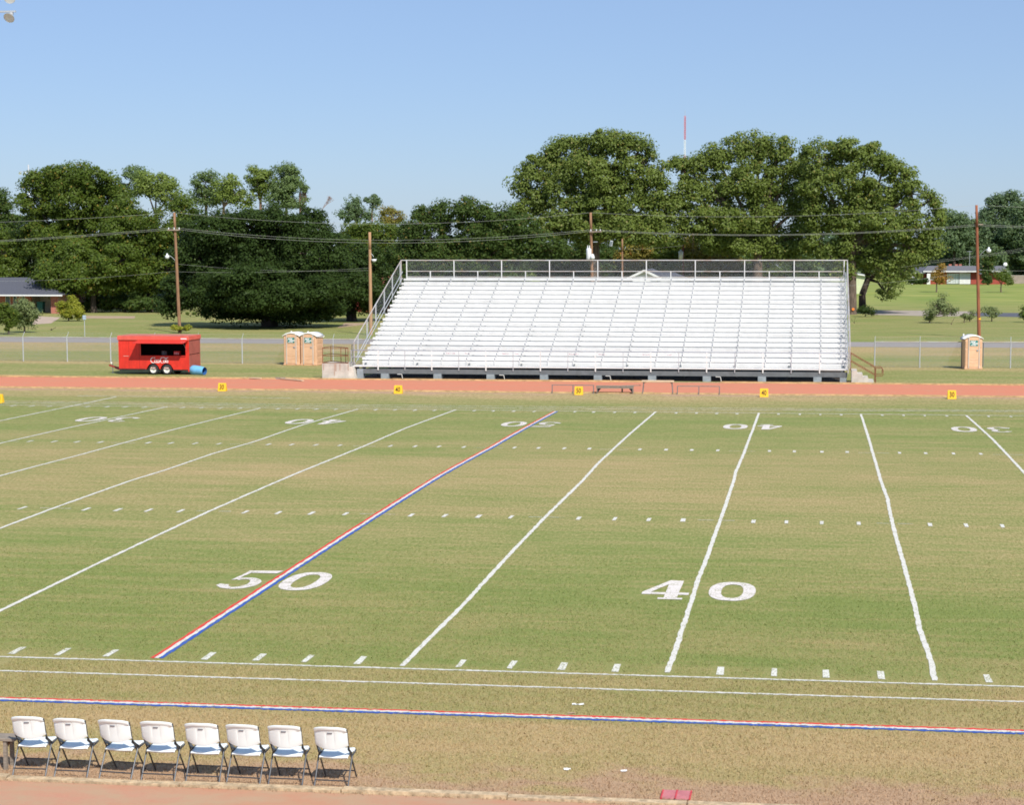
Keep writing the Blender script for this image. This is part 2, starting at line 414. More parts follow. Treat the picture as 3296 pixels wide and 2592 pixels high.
sheet('road', [(-300, 101.6), (19, 103.2), (300, 106.5), (300, 114.0), (20, 110.2), (-300, 109.2)], ASPH, .006, 'grey asphalt road beyond the chain link fence')
sheet('stand_shade_patch', [(-14.2, 67.3), (13.3, 67.3), (13.3, 79.0), (-14.2, 79.0)], mat('stand_shade_dark', (.055, .040, .028), .95, .2, 1.5), .005, 'dark patch painting in the shade under the bleachers')  # near-black sheet on the ground, deepens the shade below the stand
def kerb(name, y, w, h, m, x0, x1, seg, gaps, lab):
    mb = MB(); x = x0
    while x < x1:
        e = min(x+seg*random.uniform(.85, 1.1), x1); dy = random.uniform(-.02, .02); dh = random.uniform(-.012, .01)
        if random.random() > gaps: mb.box(x, e-.02, y+dy, y+dy+w, 0, h+dh)
        x = e
    return tag(mb.build(name, m), lab, None, None, 'structure')
kerb('kerb', 58.68, .13, .07, KERB, -70, 70, 4., .05, 'thin tan kerb along the inner edge of the far track')
kerb('kerb', 66.28, .13, .09, KERB, -70, 70, 4., .03, 'thin tan kerb along the outer edge of the far track')
kerb('kerb', -6.98, .15, .045, KERBN, -60, 60, 2.6, .0, 'rough concrete kerb between the near track and the grass')

# ------------------------------------------------------------------ painted field markings
def strip(pts, wdt, m, name, lab, z=.008, jit=.012, off=0., ext=None):
    """painted line through ground points, with ragged edges, lying on the crowned field"""
    P = [Vector((p[0], p[1])) for p in pts]; Q = []
    step = .16 if abs(P[0].y-P[-1].y) > .5 or P[0].y > 1 else .045
    for a, b in zip(P, P[1:]):
        n = max(1, int((b-a).length/step))
        for i in range(n): Q.append(a.lerp(b, i/n))
    Q.append(P[-1])
    # soften the corners
    for _ in range(4 if step > .1 else 0):
        Q = [Q[0]]+[(Q[i-1]+Q[i]*2+Q[i+1])/4 for i in range(1, len(Q)-1)]+[Q[-1]]
    mb = MB(); 
    for i, q in enumerate(Q):
        d = (Q[min(i+1, len(Q)-1)]-Q[max(i-1, 0)]).normalized(); nrm = Vector((-d.y, d.x))
        for sgn in (-1, 1):
            e = q+nrm*(off+sgn*(wdt/2+random.uniform(-jit, jit))); mb.v.append((e.x, e.y, zs(e.x, e.y)+z))
    mb.f = [(2*i, 2*i+2, 2*i+3, 2*i+1) for i in range(len(Q)-1)]
    return tag(mb.build(name, m), lab, None, None, 'structure')
YL = {
 50: [(504,2121),(850,1895),(1212,1660),(1393,1546),(1469,1502),(1583,1440),(1648,1402),(1789,1325)],
 55: [(1293,2146),(1490,1950),(1627,1800),(1751,1670),(1876,1548),(1925,1493),(1978,1443),(2027,1398),(2111,1326)],
 60: [(2147,2167),(2174,2098),(2200,2014),(2222,1950),(2248,1863),(2275,1799),(2296,1737),(2317,1679),(2336,1626),(2362,1548),(2367,1523),(2392,1466),(2422,1387),(2443,1330)],
 65: [(3009,2193),(2992,2113),(2961,2030),(2944,1950),(2904,1799),(2886,1737),(2871,1679),(2856,1605),(2835,1548),(2815,1478),(2808,1455),(2794,1405),(2771,1334)],
 70: [(3300,1527),(3242,1464),(3193,1413),(3110,1338)],
 45: [(0,1968),(347,1800),(676,1646),(898,1549),(1071,1478),(1177,1435),(1306,1379),(1467,1320)],
 40: [(0,1702),(175,1636),(419,1549),(539,1512),(683,1462),(824,1421),(976,1368),(1153,1317.5)],
 35: [(0,1533),(247,1468),(406,1424.5),(569,1381),(824,1318),(839,1314)],
 30: [(0,1428),(190,1384.7),(341,1352),(539,1310)],
 25: [(0,1355.5),(235,1307),(374,1278)]}
for k, pl in YL.items():
    pts = [G(*p) for p in pl]; X = (k-50)*.9144
    if k in (25, 30, 35, 40, 45, 70):
        y0 = pts[0][1]; x0 = pts[0][0]
        pts = [(X, .18), (X, y0*.5)] + [p[:2] for p in pts] if y0 > 1 else pts
    if k == 50:
        for off, m, nm in ((.078, REDP, 'red'), (0, WHITEP, 'white'), (-.078, BLUEP, 'blue')):
            strip(pts, .080, m, 'yard_line', nm+' stripe of the tricolour fifty yard line', off=off, z=.008+.002*(off == 0))
    else:
        strip(pts, .098, WHITEP, 'yard_line', 'white painted yard line %s the fifty' % ('left of' if k < 50 else 'right of'))
for k in (75, 20, 80, 15):
    X = (k-50)*.9144; strip([(X, .18), (X, 48.6)], .135, WHITEP, 'yard_line', 'white painted yard line beyond the side of the photograph')
strip([(-46, 0.0), (60, 0.0)], .070, WHITEP, 'sideline', 'white near sideline of the field', jit=.017)
strip([(-46, -1.0), (60, -1.0)], .070, WHITEP, 'sideline', 'second white line outside the near sideline', jit=.02)
for off, m, nm in ((-.02, REDP, 'red'), (-.10, WHITEP, 'white'), (-.18, BLUEP, 'blue')):
    strip([(-46, -2.72+off), (60, -2.72+off)], .086, m, 'boundary_line', nm+' stripe of the tricolour team area line', jit=.022, z=.008+(.002 if nm == 'white' else 0))
strip([(-60, 48.83), (60, 48.83)], .10, WORN, 'sideline', 'white far sideline of the field', jit=.02)
strip([(-46, 49.85), (0, 49.85), (9.5, 50.2), (21, 50.9), (46, 52)], .11, WORN, 'sideline', 'faint second line outside the far sideline', jit=.03)
strip([(-46, 50.6), (0, 50.8), (14, 51.2), (46, 52.4)], .09, WORN, 'sideline', 'faint third line outside the far sideline', jit=.03)
strip([(-25, 54.2), (-14, 54.1)], .08, WORN, 'sideline', 'faint stray line near the far track', jit=.03)
def dashes(name, y0, y1, lab, m, wob=.02):
    mb = MB()
    for i in range(-40, 51):
        if i % 5 == 0: continue
        x = i*.9144+random.uniform(-.03, .03); ww = random.uniform(.046, .060); a, b = y0+random.uniform(-wob, wob), y1+random.uniform(-wob, wob)
        pts = [(x-ww, a), (x+ww+random.uniform(-.02, .02), a+random.uniform(-.03, .03)), (x+ww, b), (x-ww, b+random.uniform(-.03, .03))]
        mb.add([(p, q, zs(p, q)+.008) for p, q in pts], [(0, 1, 2, 3)])
    return tag(mb.build(name, m), lab, None, None, 'structure')
dashes('hash_marks', 16.03, 16.52, 'near row of white hash marks', WHITEP)
dashes('hash_marks', 32.22, 32.74, 'far row of white hash marks', WHITEP)
dashes('hash_marks', .22, .74, 'row of faded yard ticks on the near sideline', WORN)
dashes('hash_marks', 48.0, 48.62, 'row of yard ticks on the far sideline', WORN)
mb = MB()
for i in range(-8, 11):
    for y in (16.35, 32.35):
        x = i*4.572
        for s in (-1, 1):
            a, b = sorted((x+s*.10, x+s*random.uniform(.42, .55)))
            mb.add([(p, q, zs(p, q)+.006) for p, q in ((a, y-.02), (b, y-.02), (b, y+.02), (a, y+.02))], [(0, 1, 2, 3)])
tag(mb.build('hash_ticks', WORN), 'thin cross ticks on the yard lines', None, None, 'structure')

def arc(cx, cy, rx, ry, ix, iy, a0, a1, n=20, p=2.):
    """ring segment, superellipse, inner radii ix, iy"""
    def pt(t, a, b):
        c, s = math.cos(t), math.sin(t)
        return (cx+a*math.copysign(abs(c)**(2/p), c), cy+b*math.copysign(abs(s)**(2/p), s))
    T = [R(a0+(a1-a0)*i/n) for i in range(n+1)]
    return [[pt(T[i], rx, ry), pt(T[i+1], rx, ry), pt(T[i+1], ix, iy), pt(T[i], ix, iy)] for i in range(n)]
DIG = {
 '0': arc(.5, .5, .5, .5, .235, .365, 0, 360, 32, 2.4),
 '5': arc(.44, .31, .46, .31, .20, .215, -160, 128, 24)+[[(.14, .47), (.23, .5), (.33, .88), (.22, .88)], [(.22, .88), (.93, .88), (1.0, 1.03), (.22, 1.0)],
       [(0, .17), (.14, .12), (.16, .24), (.04, .27)]],
 '4': [[(.50, .08), (.78, .08), (.78, .25), (.50, .25)], [(.50, .36), (.78, .36), (.80, 1.0), (.50, 1.02)], [(0, .25), (1, .25), (1, .36), (0, .36)],
       [(.0, .36), (.18, .36), (.50, .80), (.50, 1.02)], [(.38, 0), (.90, 0), (.90, .08), (.38, .08)]],
 '3': arc(.46, .74, .40, .26, .16, .19, -88, 165, 18)+arc(.48, .28, .46, .28, .19, .20, -165, 86, 18)+[[(.0, .14), (.15, .10), (.20, .24), (.06, .27)]]}
def field_number(s, xc, y0, y1, w, gap, flip, lab, xoffs=0.):
    mb = MB(); e = 0
    for k, ch in enumerate(s):
        x0 = (-gap/2-w) if k == 0 else gap/2
        for q in DIG[ch]:
            e = (e+1) % 3; pts = []
            for px_, py_ in q:
                X, Y = x0+px_*w, py_*(y1-y0)
                if flip: X, Y = -X, (y1-y0)-Y
                pts.append((xc+X+xoffs, y0+Y))
            if flip is None: pts.reverse()
            mb.add([(p, r, zs(p, r)+.008+e*.0015) for p, r in pts], [tuple(range(len(q)))])
    return tag(mb.build('yard_number', NUMP), lab, None, None, 'structure')
field_number('50', .04, 6.22, 8.2, .985, .32, False, 'big white 50 painted on the near side, crossed by the tricolour line')
field_number('40', 9.27, 6.22, 8.15, .985, .40, False, 'big white 40 painted on the near side')
field_number('40', -9.144, 6.22, 8.15, 1.12, .42, False, 'white 40 on the near side left of the photograph')
for s, i in (('30', -4), ('40', -2), ('50', 0), ('40', 2), ('30', 4)):
    field_number(s, i*4.572, 40.7, 42.9, 1.0, .38, True, 'white %s painted upside down near the far sideline' % s)

# small bare patches and paths
def blob(name, u, v, ru, rv, m, lab, z=.005):
    x, y, _ = G(u, v); x2 = G(u+ru, v)[0]-x; y2 = G(u, v-rv)[1]-y
    pts = [(x+x2*math.cos(t)*random.uniform(.7, 1.1), y+y2*math.sin(t)*random.uniform(.7, 1.1)) for t in [2*math.pi*i/22 for i in range(22)]]
    return sheet(name, pts, m, z, lab)
def gsheet(name, px, m, z, lab): return sheet(name, [G(*p)[:2] for p in px], m, z, lab)
gsheet('driveway', [(104,1045),(165,1041),(195,1022),(120,1018)], mat('pink_concrete', (.47, .36, .28), .9, .08, 1.), .008, 'pinkish concrete drive in front of the carport')
gsheet('path', [(272,1025.5),(432,1025.5),(436,1018),(270,1017)], DIRT, .008, 'pale dirt path across the left lawn')
gsheet('side_road', [(2792,1013),(2985,1018),(3030,1019),(3140,1016),(3140,1003),(2960,1000),(2800,999)], mat('old_concrete_road', (.40, .34, .28), .9, .12, .8), .008, 'pale old roadway behind the saplings on the right')
gsheet('side_road', [(3141,1018),(3330,1022),(3330,1008),(3141,1007)], ASPHD, .010, 'dark asphalt stretch at the right edge')

def grass():
    r = RNG
    def area(n, x0, x1, y0, y1, h0, h1):
        x = r.uniform(x0, x1, n); y = r.uniform(y0, y1, n); k = np.ones(n, bool)
        for yl, hw in ((0, .09), (-1.0, .09), (-2.82, .19)): k &= abs(y-yl) > hw
        for kk, pl in YL.items():
            if kk in (45, 50, 55, 60, 65):
                q = np.array([G(*p)[:2] for p in pl]); q = q[np.argsort(q[:, 1])]
                xl = np.interp(y, q[:, 1], q[:, 0]); k &= ~((y > .1) & (abs(x-xl) < (.17 if kk == 50 else .075)))
        for xc in (-.02, 9.144): k &= ~((abs(x-xc) < 1.35) & (y > 6.15) & (y < 8.3))
        k &= ~((y > 3) & (r.random(n) < (y-3)/10)); k &= ~((y > .1) & (y < .85) & (abs(x/.9144-np.round(x/.9144))*.9144 < .15))
        return x[k], y[k], r.uniform(h0, h1, k.sum())
    parts = [area(120000, -2.5, 17, -6.8, -.1, .015, .045), area(5000, -2.5, 17, -7.05, -6.7, .02, .06), area(260000, -9, 22, .12, 13, .012, .034)]
    x, y, h = [np.concatenate(q) for q in zip(*parts)]
    n = len(x); z = np.where(y > 0, .2113*(1-abs((y-24.384)/24.384)**1.5), 0)
    a = r.uniform(0, 2*math.pi, n); w_ = r.uniform(.004, .009, n); lx, ly = r.normal(size=n)*.022, r.normal(size=n)*.022
    V = np.empty((n, 3, 3)); V[:, 0] = np.stack([x-np.cos(a)*w_, y-np.sin(a)*w_, z-.002], 1); V[:, 1] = np.stack([x+np.cos(a)*w_, y+np.sin(a)*w_, z-.002], 1); V[:, 2] = np.stack([x+lx, y+ly, z+h], 1)
    me = bpy.data.meshes.new('grass'); me.vertices.add(3*n); me.vertices.foreach_set('co', V.ravel()); me.loops.add(3*n); me.polygons.add(n)
    me.loops.foreach_set('vertex_index', np.arange(3*n, dtype=np.int32)); me.polygons.foreach_set('loop_start', np.arange(0, 3*n, 3, dtype=np.int32)); me.polygons.foreach_set('loop_total', np.full(n, 3, dtype=np.int32))
    me.update(calc_edges=True); me.materials.append(TURF); o = bpy.data.objects.new('grass', me); C.objects.link(o)
    tag(o, 'short dry and green blades of turf nearest the camera', 'grass', None, 'stuff')
grass()
# ------------------------------------------------------------------ grandstand
X0, X1 = -14.05, 13.42; YF = 67.3; RISE, RUN, NR = .254, .61, 18; Z1 = .74
def build_stand():
    t = empty('bleachers', (0, 0, 0), 0, 'long white aluminium bleacher stand of eighteen rows beyond the far track', 'bleachers')
    # front walkway
    MB().box(X0-.35, X1+.02, YF-.05, YF+.86, Z1-.06, Z1).build('walkway', ALU, t)
    yr = YF+.9; nb = 0; rest = MB()
    def bracket(q):
        o = q.build('seat_bracket', ALU, t); o.data.materials.append(ALUD)
        for p, m_ in zip(o.data.polygons, q.mi): p.material_index = m_
        return o
    for i in range(NR):
        y, z = yr+i*RUN, Z1+i*RISE
        last = i == NR-1
        s = MB().box(X0, X1, y, y+.27, z+.385, z+.425).box(X0, X1, y-.012, y+.012, z+.300, z+.424)
        seat = s.build('seat_plank', ALU, t)
        f = MB()
        if not last: f.box(X0, X1, y+.076, y+RUN+.053, z+RISE-.035, z+RISE)
        f.box(X0, X1, y+.055, y+.075, z-.0, z+RISE-.0)
        f.box(X0, X1, y+.04, y+.054, z+RISE-.13, z+RISE-.10)
        f.build('riser_plank', ALU, t)
        # seat brackets every five feet; only the first hundred (the nearest rows) are parts of their own
        for k in range(1, 18):
            x = X0+(X1-X0)*k/18 + (.06 if k % 2 else -.03)
            if nb >= 100: q = rest
            else: q = MB()
            n0 = len(q.f); q.box(x-.022, x+.022, y-.02, y+.05, z+.0, z+.30)
            q.box(x-.032, x+.032, y-.022, y-.0125, z+.315, z+.418); q.mi = getattr(q, 'mi', [])+[0]*6+[1]*6
            if nb < 100: bracket(q)
            nb += 1
    bracket(rest)['kind'] = 'stuff'
    # steel frame
    MB().box(X0+.25, X1-.02, YF-.02, YF+.18, .30, .56).build('front_beam', BLACKST, t)
    for k in range(10):
        x = X0+1.55+k*3.035
        if x < X1-.2: MB().box(x-.22, x+.22, YF-.1, YF+.4, 0, .30).build('pier', CONCG, t)
    MB().box(X0-.05, X0+.3, YF-.1, YF+.4, 0, .56).build('pier', CONCG, t)
    MB().box(X1-.42, X1-.05, YF+.0, YF+.35, 0, .30).build('pier', CONCG, t)
    yb = yr+NR*RUN
    for k in range(10):
        x = X0+.2+k*(X1-X0-.4)/9
        MB().bar((x, YF+.3, .48), (x, yb, Z1+NR*RISE-.25), .09, .22).build('stringer', BLACKST, t)
        for yy in (YF+3.2, YF+6.6, YF+9.9):
            zz = .48+(yy-YF-.3)/(yb-YF-.3)*(Z1+NR*RISE-.73)
            MB().box(x-.07, x+.07, yy-.07, yy+.07, 0, zz-.1).build('column', BLACKST, t)
    for yy in (YF+3.2, YF+6.6, YF+9.9):
        for za_, zb_ in ((.55, .65), (.22, .26)): MB().box(X0+.2, X1-.2, yy-.085, yy-.072, za_, zb_).build('girt', GALV if zb_ < .3 else BLACKST, t)
    # front rail
    zt = 1.62; r = MB().tube((X0-.4, YF-.02, zt), (X1+.05, YF-.02, zt), .026)
    r.build('top_rail', mat('dull_rail', (.34, .36, .42), .5, .06, 3., .4), t)
    MB().tube((X0-.4, YF-.02, 1.24), (X0+.45, YF-.02, 1.24), .024).build('mid_rail', GALV, t)
    for k in range(19):
        x = X0-.38+k*(X1-X0+.40)/18
        lit = k % 2 == 1 or k == 0
        MB().box(x-(.035 if lit else .022), x+(.035 if lit else .022), YF-.075, YF-.052, .50, zt if lit else zt-.02).build('rail_post', ALU if lit else GALV, t)
    # side guards: top rail with chain link, two inner rails
    ya, za = YF+.35, 2.06; yb2 = yr+NR*RUN+.15; zb = 6.62
    sl_ = (zb-za)/(yb2-ya)
    for X, sgn in ((X0-.33, -1), (X1+.12, 1)):
        g = MB().tube((X, ya, .75), (X, ya, za), .028).tube((X, ya, za), (X, yb2, zb), .03).tube((X, yb2, zb-1.4), (X, yb2, zb), .03)
        g.build('side_rail', GALVR, t)
        Xi = X-sgn*.10
        g = MB().tube((Xi, ya+.1, za-.90), (Xi, yb2-.1, zb-.72), .024).tube((Xi, ya+.1, za-1.12), (Xi, yb2-.1, zb-1.12), .022)
        g.build('inner_rail', GALV, t)
        for k in range(6):
            yy = ya+.9+k*2.1; zz = za+(yy-ya)*sl_
            if yy < yb2-.2: MB().box(X-.03, X+.03, yy-.03, yy+.03, zz-1.45, zz).build('guard_post', GALV, t)
        m = MB().add([(X+sgn*.035, ya, za-1.2), (X+sgn*.035, yb2, zb-1.35), (X+sgn*.035, yb2, zb), (X+sgn*.035, ya, za)], [(0, 1, 2, 3)])
        m.uv = lambda c: (c.y, c.z); m.build('chain_link', LINK, t)
    # back fence
    Xa, Xb = X0+.02, X1-.05
    MB().tube((X0-.33, yb2, zb), (X1+.12, yb2, zb), .03).build('back_top_rail', GALVR, t)
    MB().tube((Xa, yb2-.03, 5.93), (Xb, yb2-.03, 5.93), .026).build('back_mid_rail', GALVR, t)
    MB().tube((Xa, yb2-.03, 5.58), (Xb, yb2-.03, 5.58), .024).build('back_low_rail', GALVR, t)
    MB().box(Xa, Xb, yb2-.12, yb2-.06, 5.40, 5.53).build('toe_board', ALU, t)
    for k in range(10):
        x = Xa+.02+k*(Xb-Xa-.04)/9
        MB().box(x-.028, x+.028, yb2-.10, yb2-.04, 5.35, zb-.02).build('back_post', ALU, t)
        if k < 9:
            x += (Xb-Xa-.04)/18; MB().box(x-.03, x+.03, yb2-.10, yb2-.05, 5.35, 5.93).build('back_short_post', ALU, t)
    m = MB().add([(Xa, yb2+.02, 5.45), (Xb, yb2+.02, 5.45), (Xb, yb2+.02, zb), (Xa, yb2+.02, zb)], [(0, 1, 2, 3)])
    m.uv = lambda c: (c.x, c.z); m.build('chain_link', LINK, t)
    # faint red scrawl on the lowest seats
    s = MB()
    for x, l in ((-9.3, .55), (-8.2, .3), (-6.1, .45), (-5.3, .2), (-2.2, .6), (-.5, .35), (2.0, .5), (3.4, .25)):
        for k in range(5):
            a = x+l*k/5; s.box(a, a+l/7, yr+RUN-.0165, yr+RUN-.0135, Z1+RISE+.375+random.uniform(-.012, .012), Z1+RISE+.395+random.uniform(-.01, .01))
    s.build('red_scrawl', mat('faded_red_ink', (.55, .20, .25), .8, .1, 4.), t)
    # bent conduits poking out under the front beam
    for px_ in (1285, 1613, 1955, 2310):
        x = A(px_, 1206, YF-.05)[0]
        MB().path([(x-.1, YF+.3, .28), (x-.1, YF-.05, .27), (x+.15, YF-.07, .27), (x+.20, YF-.07, .04)], .016, 6).build('drain_pipe', ROOFW, t)
    return t
build_stand()

def build_ramp():
    xa, xb = A(1037, 1220, 66.75)[0], X0-.42
    t = empty('concrete_ramp', (xa, 66.75, 0), 0, 'stained concrete entry platform at the left end of the bleachers', 'ramp')
    L = xb-xa
    MB().box(0, L, 0, 1.6, 0, .88).build('deck', CONC, t, bevel=.01)
    MB().add([(L+.002, .0, 0), (L+.40, .12, 0), (L+.40, 1.5, 0), (L+.002, 1.5, 0), (L+.002, .0, .70), (L+.20, .1, .70), (L+.20, 1.5, .70), (L+.002, 1.5, .70)],
             [(3,2,1,0),(4,5,6,7),(0,1,5,4),(1,2,6,5),(2,3,7,6),(3,0,4,7)]).build('side_buttress', CONC, t)
    st = mat('rust_stain', (.42, .25, .17), .95, .1, 3.)
    s = MB()
    for x in (.08, .7, .78, 1.02, 1.5, 1.62):
        if x < L: s.box(x, x+.03+.02*random.random(), -.004, -.002, .88-random.uniform(.3, .8), .86)
    s.build('rust_streaks', st, t)
    r = MB()
    z0, z1, z2 = .90, 1.32, 1.74
    for z in (z0, z1, z2):
        r.path([(.03, .05, z), (L-.03, .05, z)], .022, 6)
        r.path([(.03, .05, z+.03), (.10, 1.5, z+.03), (L-.03, .12, z+.03)], .022, 6)
    for p in ((.03, .05), (.10, 1.5), (L*.55, .95), (L*.82, .45), (L-.03, .05)):
        r.tube((p[0], p[1], .86), (p[0], p[1], z2+.03), .024, None, 6)
    r.build('rusty_handrail', RUST, t)
    g = MB()
    for x in (L+.12, L+.20): g.tube((x, .3, .75), (x, .3, 1.95), .022, None, 6)
    for z in (1.15, 1.55, 1.93): g.tube((L+.12, .3, z), (L+.20, .3, z), .02, None, 6)
    g.build('gate_posts', BLACKST, t)
build_ramp()
def build_stairs():
    xa = X1+.2
    t = empty('concrete_stairs', (xa, 66.9, 0), 0, 'four concrete steps with rusty handrails at the right end of the bleachers', 'stairs')
    hs_ = (.70, .52, .33, .15); x = 0
    s = MB()
    for h in hs_: s.box(x+.001, x+.30, 0, 1.5, 0, h); x += .30
    s.build('steps', CONC, t, bevel=.006)
    for y in (.06, 1.42):
        r = MB(); ex = 1.30
        r.path([(-.05, y, 1.62), (ex, y, .84), (ex+.32, y, .84), (ex+.40, y, .76), (ex+.40, y, .48), (ex+.34, y, .42), (ex, y, .42)], .022, 6)
        r.path([(-.05, y, 1.20), (ex, y, .42)], .022, 6).tube((ex, y, 0), (ex, y, .84), .024, None, 6).tube((-.05, y, .7), (-.05, y, 1.66), .024, None, 6)
        r.build('handrail', RUST, t)
build_stairs()

# ------------------------------------------------------------------ chain link fence
FP = [(-40.0, 80.05), (-36.95, 80.0), (-33.9, 79.8), (-30.9, 79.6), (-27.9, 79.4), (-24.87, 79.3)]
def build_fence(pts, lab, posts_px=None):
    t = empty('chain_link_fence', (pts[0][0], pts[0][1], 0), 0, lab, 'fence', 'boundary fence along the road')
    ox, oy = pts[0]; Hh = 1.60; tr = MB(); bw = MB(); m = MB()
    for (xa, ya), (xb, yb) in zip(pts, pts[1:]):
        tr.tube((xa-ox, ya-oy, Hh), (xb-ox, yb-oy, Hh), .024, None, 6)
        n = len(m.v)
        m.add([(xa-ox, ya-oy+.03, .03), (xb-ox, yb-oy+.03, .03), (xb-ox, yb-oy+.03, Hh), (xa-ox, ya-oy+.03, Hh)], [(0, 1, 2, 3)])
        for k in range(3):
            bw.tube((xa-ox, ya-oy+.05+.07*k, Hh+.10+.09*k), (xb-ox, yb-oy+.05+.07*k, Hh+.10+.09*k-.02), .003, None, 4)
    m.uv = lambda c: (c.x, c.z)
    tr.build('top_rail', GALVR, t); bw.build('barbed_wire', GALV, t); m.build('chain_link', LINK, t)
    for x, y in pts:
        MB().tube((x-ox, y-oy, 0), (x-ox, y-oy, Hh+.03), .038).tube((x-ox, y-oy, Hh+.02), (x-ox+.03, y-oy+.22, Hh+.33), .014, None, 6).build('fence_post', GALV, t)
xs = [-85+3.02*i for i in range(15)]
left = [(x, 80.3) for x in xs if x < -42]+FP+[(-21.9, 79.35), (-18.9, 79.4), (-15.9, 79.45), (-12.9, 79.5)]
build_fence(left, 'chain link fence with barbed wire arms running behind the red trailer')
build_fence([(-12.9, 80.0)]+[(-9.9+3.02*i, 80.0) for i in range(8)], 'chain link fence section hidden behind the bleachers')
build_fence([(15.29, 80.0), (18.04, 80.15), (20.75, 80.3), (23.55, 80.4)]+[(26.5+2.9*i, 80.5+.05*i) for i in range(12)], 'chain link fence with barbed wire arms on the right of the bleachers')
# gate frame beside the right toilet
t = empty('gate_frame', (20.55, 79.9, 0), 0, 'dark pipe gate frame left of the lone portable toilet', 'gate')
MB().path([(0, 0, 0), (0, 0, 1.58), (1.3, 0, 1.58), (1.3, 0, .15), (0, 0, .15)], .03, 6).build('frame', BLACKST, t)
t['label'] = 'dark pipe gate frame left of the lone portable toilet'

# ------------------------------------------------------------------ concession trailer
def build_trailer():
    xl = A(383, 1190, 69.0)[0]; xr = A(607, 1190, 69.0)[0]; L = xr-xl
    t = empty('concession_trailer', (xl, 69.0, 0), 0, 'red two axle concession trailer with its serving hatch propped open', 'trailer')
    zb, zt, D = .31, 2.02, 1.95
    ox0, ox1 = A(453, 1120, 69)[0]-xl, A(597, 1120, 69)[0]-xl
    oz0, oz1 = 1.12, 1.86
    wx = [A(493, 1190, 69)[0]-xl, A(536.5, 1190, 69)[0]-xl]; wr = .32; wz = .305
    # front wall with arches cut for the wheels
    def arch(x, c): 
        return wz+math.sqrt(max(0, (wr+.05)**2-(x-c)**2))
    b = MB()
    xsn = [0]+[wx[0]-.42+.84*i/10 for i in range(11)]+[wx[1]-.42+.84*i/10 for i in range(11)]+[L]
    xsn = sorted(xsn)
    def low(x):
        z = zb
        for c in wx:
            if abs(x-c) < wr+.05: z = max(z, arch(x, c))
        return z
    for a, c in zip(xsn, xsn[1:]):
        if c-a < 1e-4: continue
        b.add([(a, 0, low(a)), (c, 0, low(c)), (c, 0, oz0-.0), (a, 0, oz0)], [(0, 1, 2, 3)])
    b.quad((0, 0, oz0), (ox0, 0, oz0), (ox0, 0, zt), (0, 0, zt)).quad((ox1, 0, oz0), (L, 0, oz0), (L, 0, zt), (ox1, 0, zt)).quad((ox0, 0, oz1), (ox1, 0, oz1), (ox1, 0, zt), (ox0, 0, zt))
    b.quad((0, D, zb), (0, 0, zb), (0, 0, zt), (0, D, zt)).quad((L, D, zb), (0, D, zb), (0, D, zt), (L, D, zt)).quad((0, 0, zb+.06), (0, D, zb+.06), (L, D, zb+.06), (L, 0, zb+.06))
    b.build('body', RED, t)
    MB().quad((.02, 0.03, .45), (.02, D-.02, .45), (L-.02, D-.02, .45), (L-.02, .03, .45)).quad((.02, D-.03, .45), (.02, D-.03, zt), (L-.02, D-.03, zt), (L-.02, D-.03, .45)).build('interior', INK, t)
    e = MB().box(L, L+.025, 0, D, zb-.10, 1.16).box(L, L+.025, 0, D, 1.20, zt); e.build('end_panel', REDF, t)
    MB().box(L-.02, L+.05, -.02, .03, zb-.12, zt).build('corner_post', RED, t)
    for x in (.62, ox0-.10): MB().box(x, x+.018, -.006, -.002, zb+.02, zt-.01).build('panel_seam', mat('dark_seam', (.36, .02, .015), .6, .1, 3.), t)
    MB().box(0, wx[0]-.45, -.012, -.002, zb, zb+.05).build('sill_trim', mat('dark_trim', (.22, .03, .025), .6, .15, 5.), t)
    MB().box(ox0-.03, ox0-.002, -.02, -.002, oz0-.02, oz1+.02).build('hatch_frame', REDT, t)
    MB().box(-.05, L+.07, -.06, D+.05, zt+.002, zt+.24).build('roof_fascia', REDT, t, bevel=.02)
    MB().box(-.03, L+.05, -.03, D+.03, zt+.245, zt+.265).build('roof_skin', mat('roof_skin', (.55, .16, .12), .7, .1, 2.), t)
    # hatch held up and outwards
    hx0, hx1 = A(443, 1095, 69)[0]-xl, A(605, 1095, 69)[0]-xl
    MB().add([(hx0, -.03, zt-.02), (hx1, -.03, zt-.02), (hx1, -.82, zt-.15), (hx0, -.82, zt-.15),
              (hx0, -.03, zt+.0), (hx1, -.03, zt+.0), (hx1, -.82, zt-.12), (hx0, -.82, zt-.12)],
             [(3,2,1,0),(4,5,6,7),(0,1,5,4),(1,2,6,5),(2,3,7,6),(3,0,4,7)]).build('hatch', RED, t)
    MB().tube((hx1-.06, -.02, oz0+.25), (hx1-.06, -.75, zt-.05), .012, None, 6).build('hatch_strut', BLACKST, t)
    MB().box(ox0, ox1, -.05, .25, oz0-.03, oz0).build('counter', RED, t)
    MB().box(ox1-.83, ox1-.50, .30, .60, oz0+.02, oz0+.24).build('red_box', REDP_BOX, t)
    text('Cola', .13, WHITE, t, (ox1-.665, .292, oz0+.12), name='box_lettering', off=.002)
    MB().lathe([(0, -.02), (.16, 0), (.16, .22), (0, .24)], 14, 'Z', (ox0+1.2, .6, oz0+.02)).build('pot', BLACKST, t)
    for c in wx:
        for y in (.02, D-.30):
            wparent = MB().lathe([(.19, 0), (.26, -.02), (wr-.03, .0), (wr, .06), (wr, .20), (wr-.03, .26), (.18, .26)], 28, 'Y', (c, y, wz)).build('wheel', TYRE, t, True)
            MB().lathe([(0, .09), (.05, .085), (.07, .03), (.10, .04), (.13, .06), (.17, .04), (.19, .0), (.205, .0)], 24, 'Y', (c, y, wz)).build('rim', RIM, wparent, True)
            MB().lathe([(0, .015), (.04, .02), (.05, .06)], 12, 'Y', (c, y, wz)).build('hub', GALV, wparent, True)
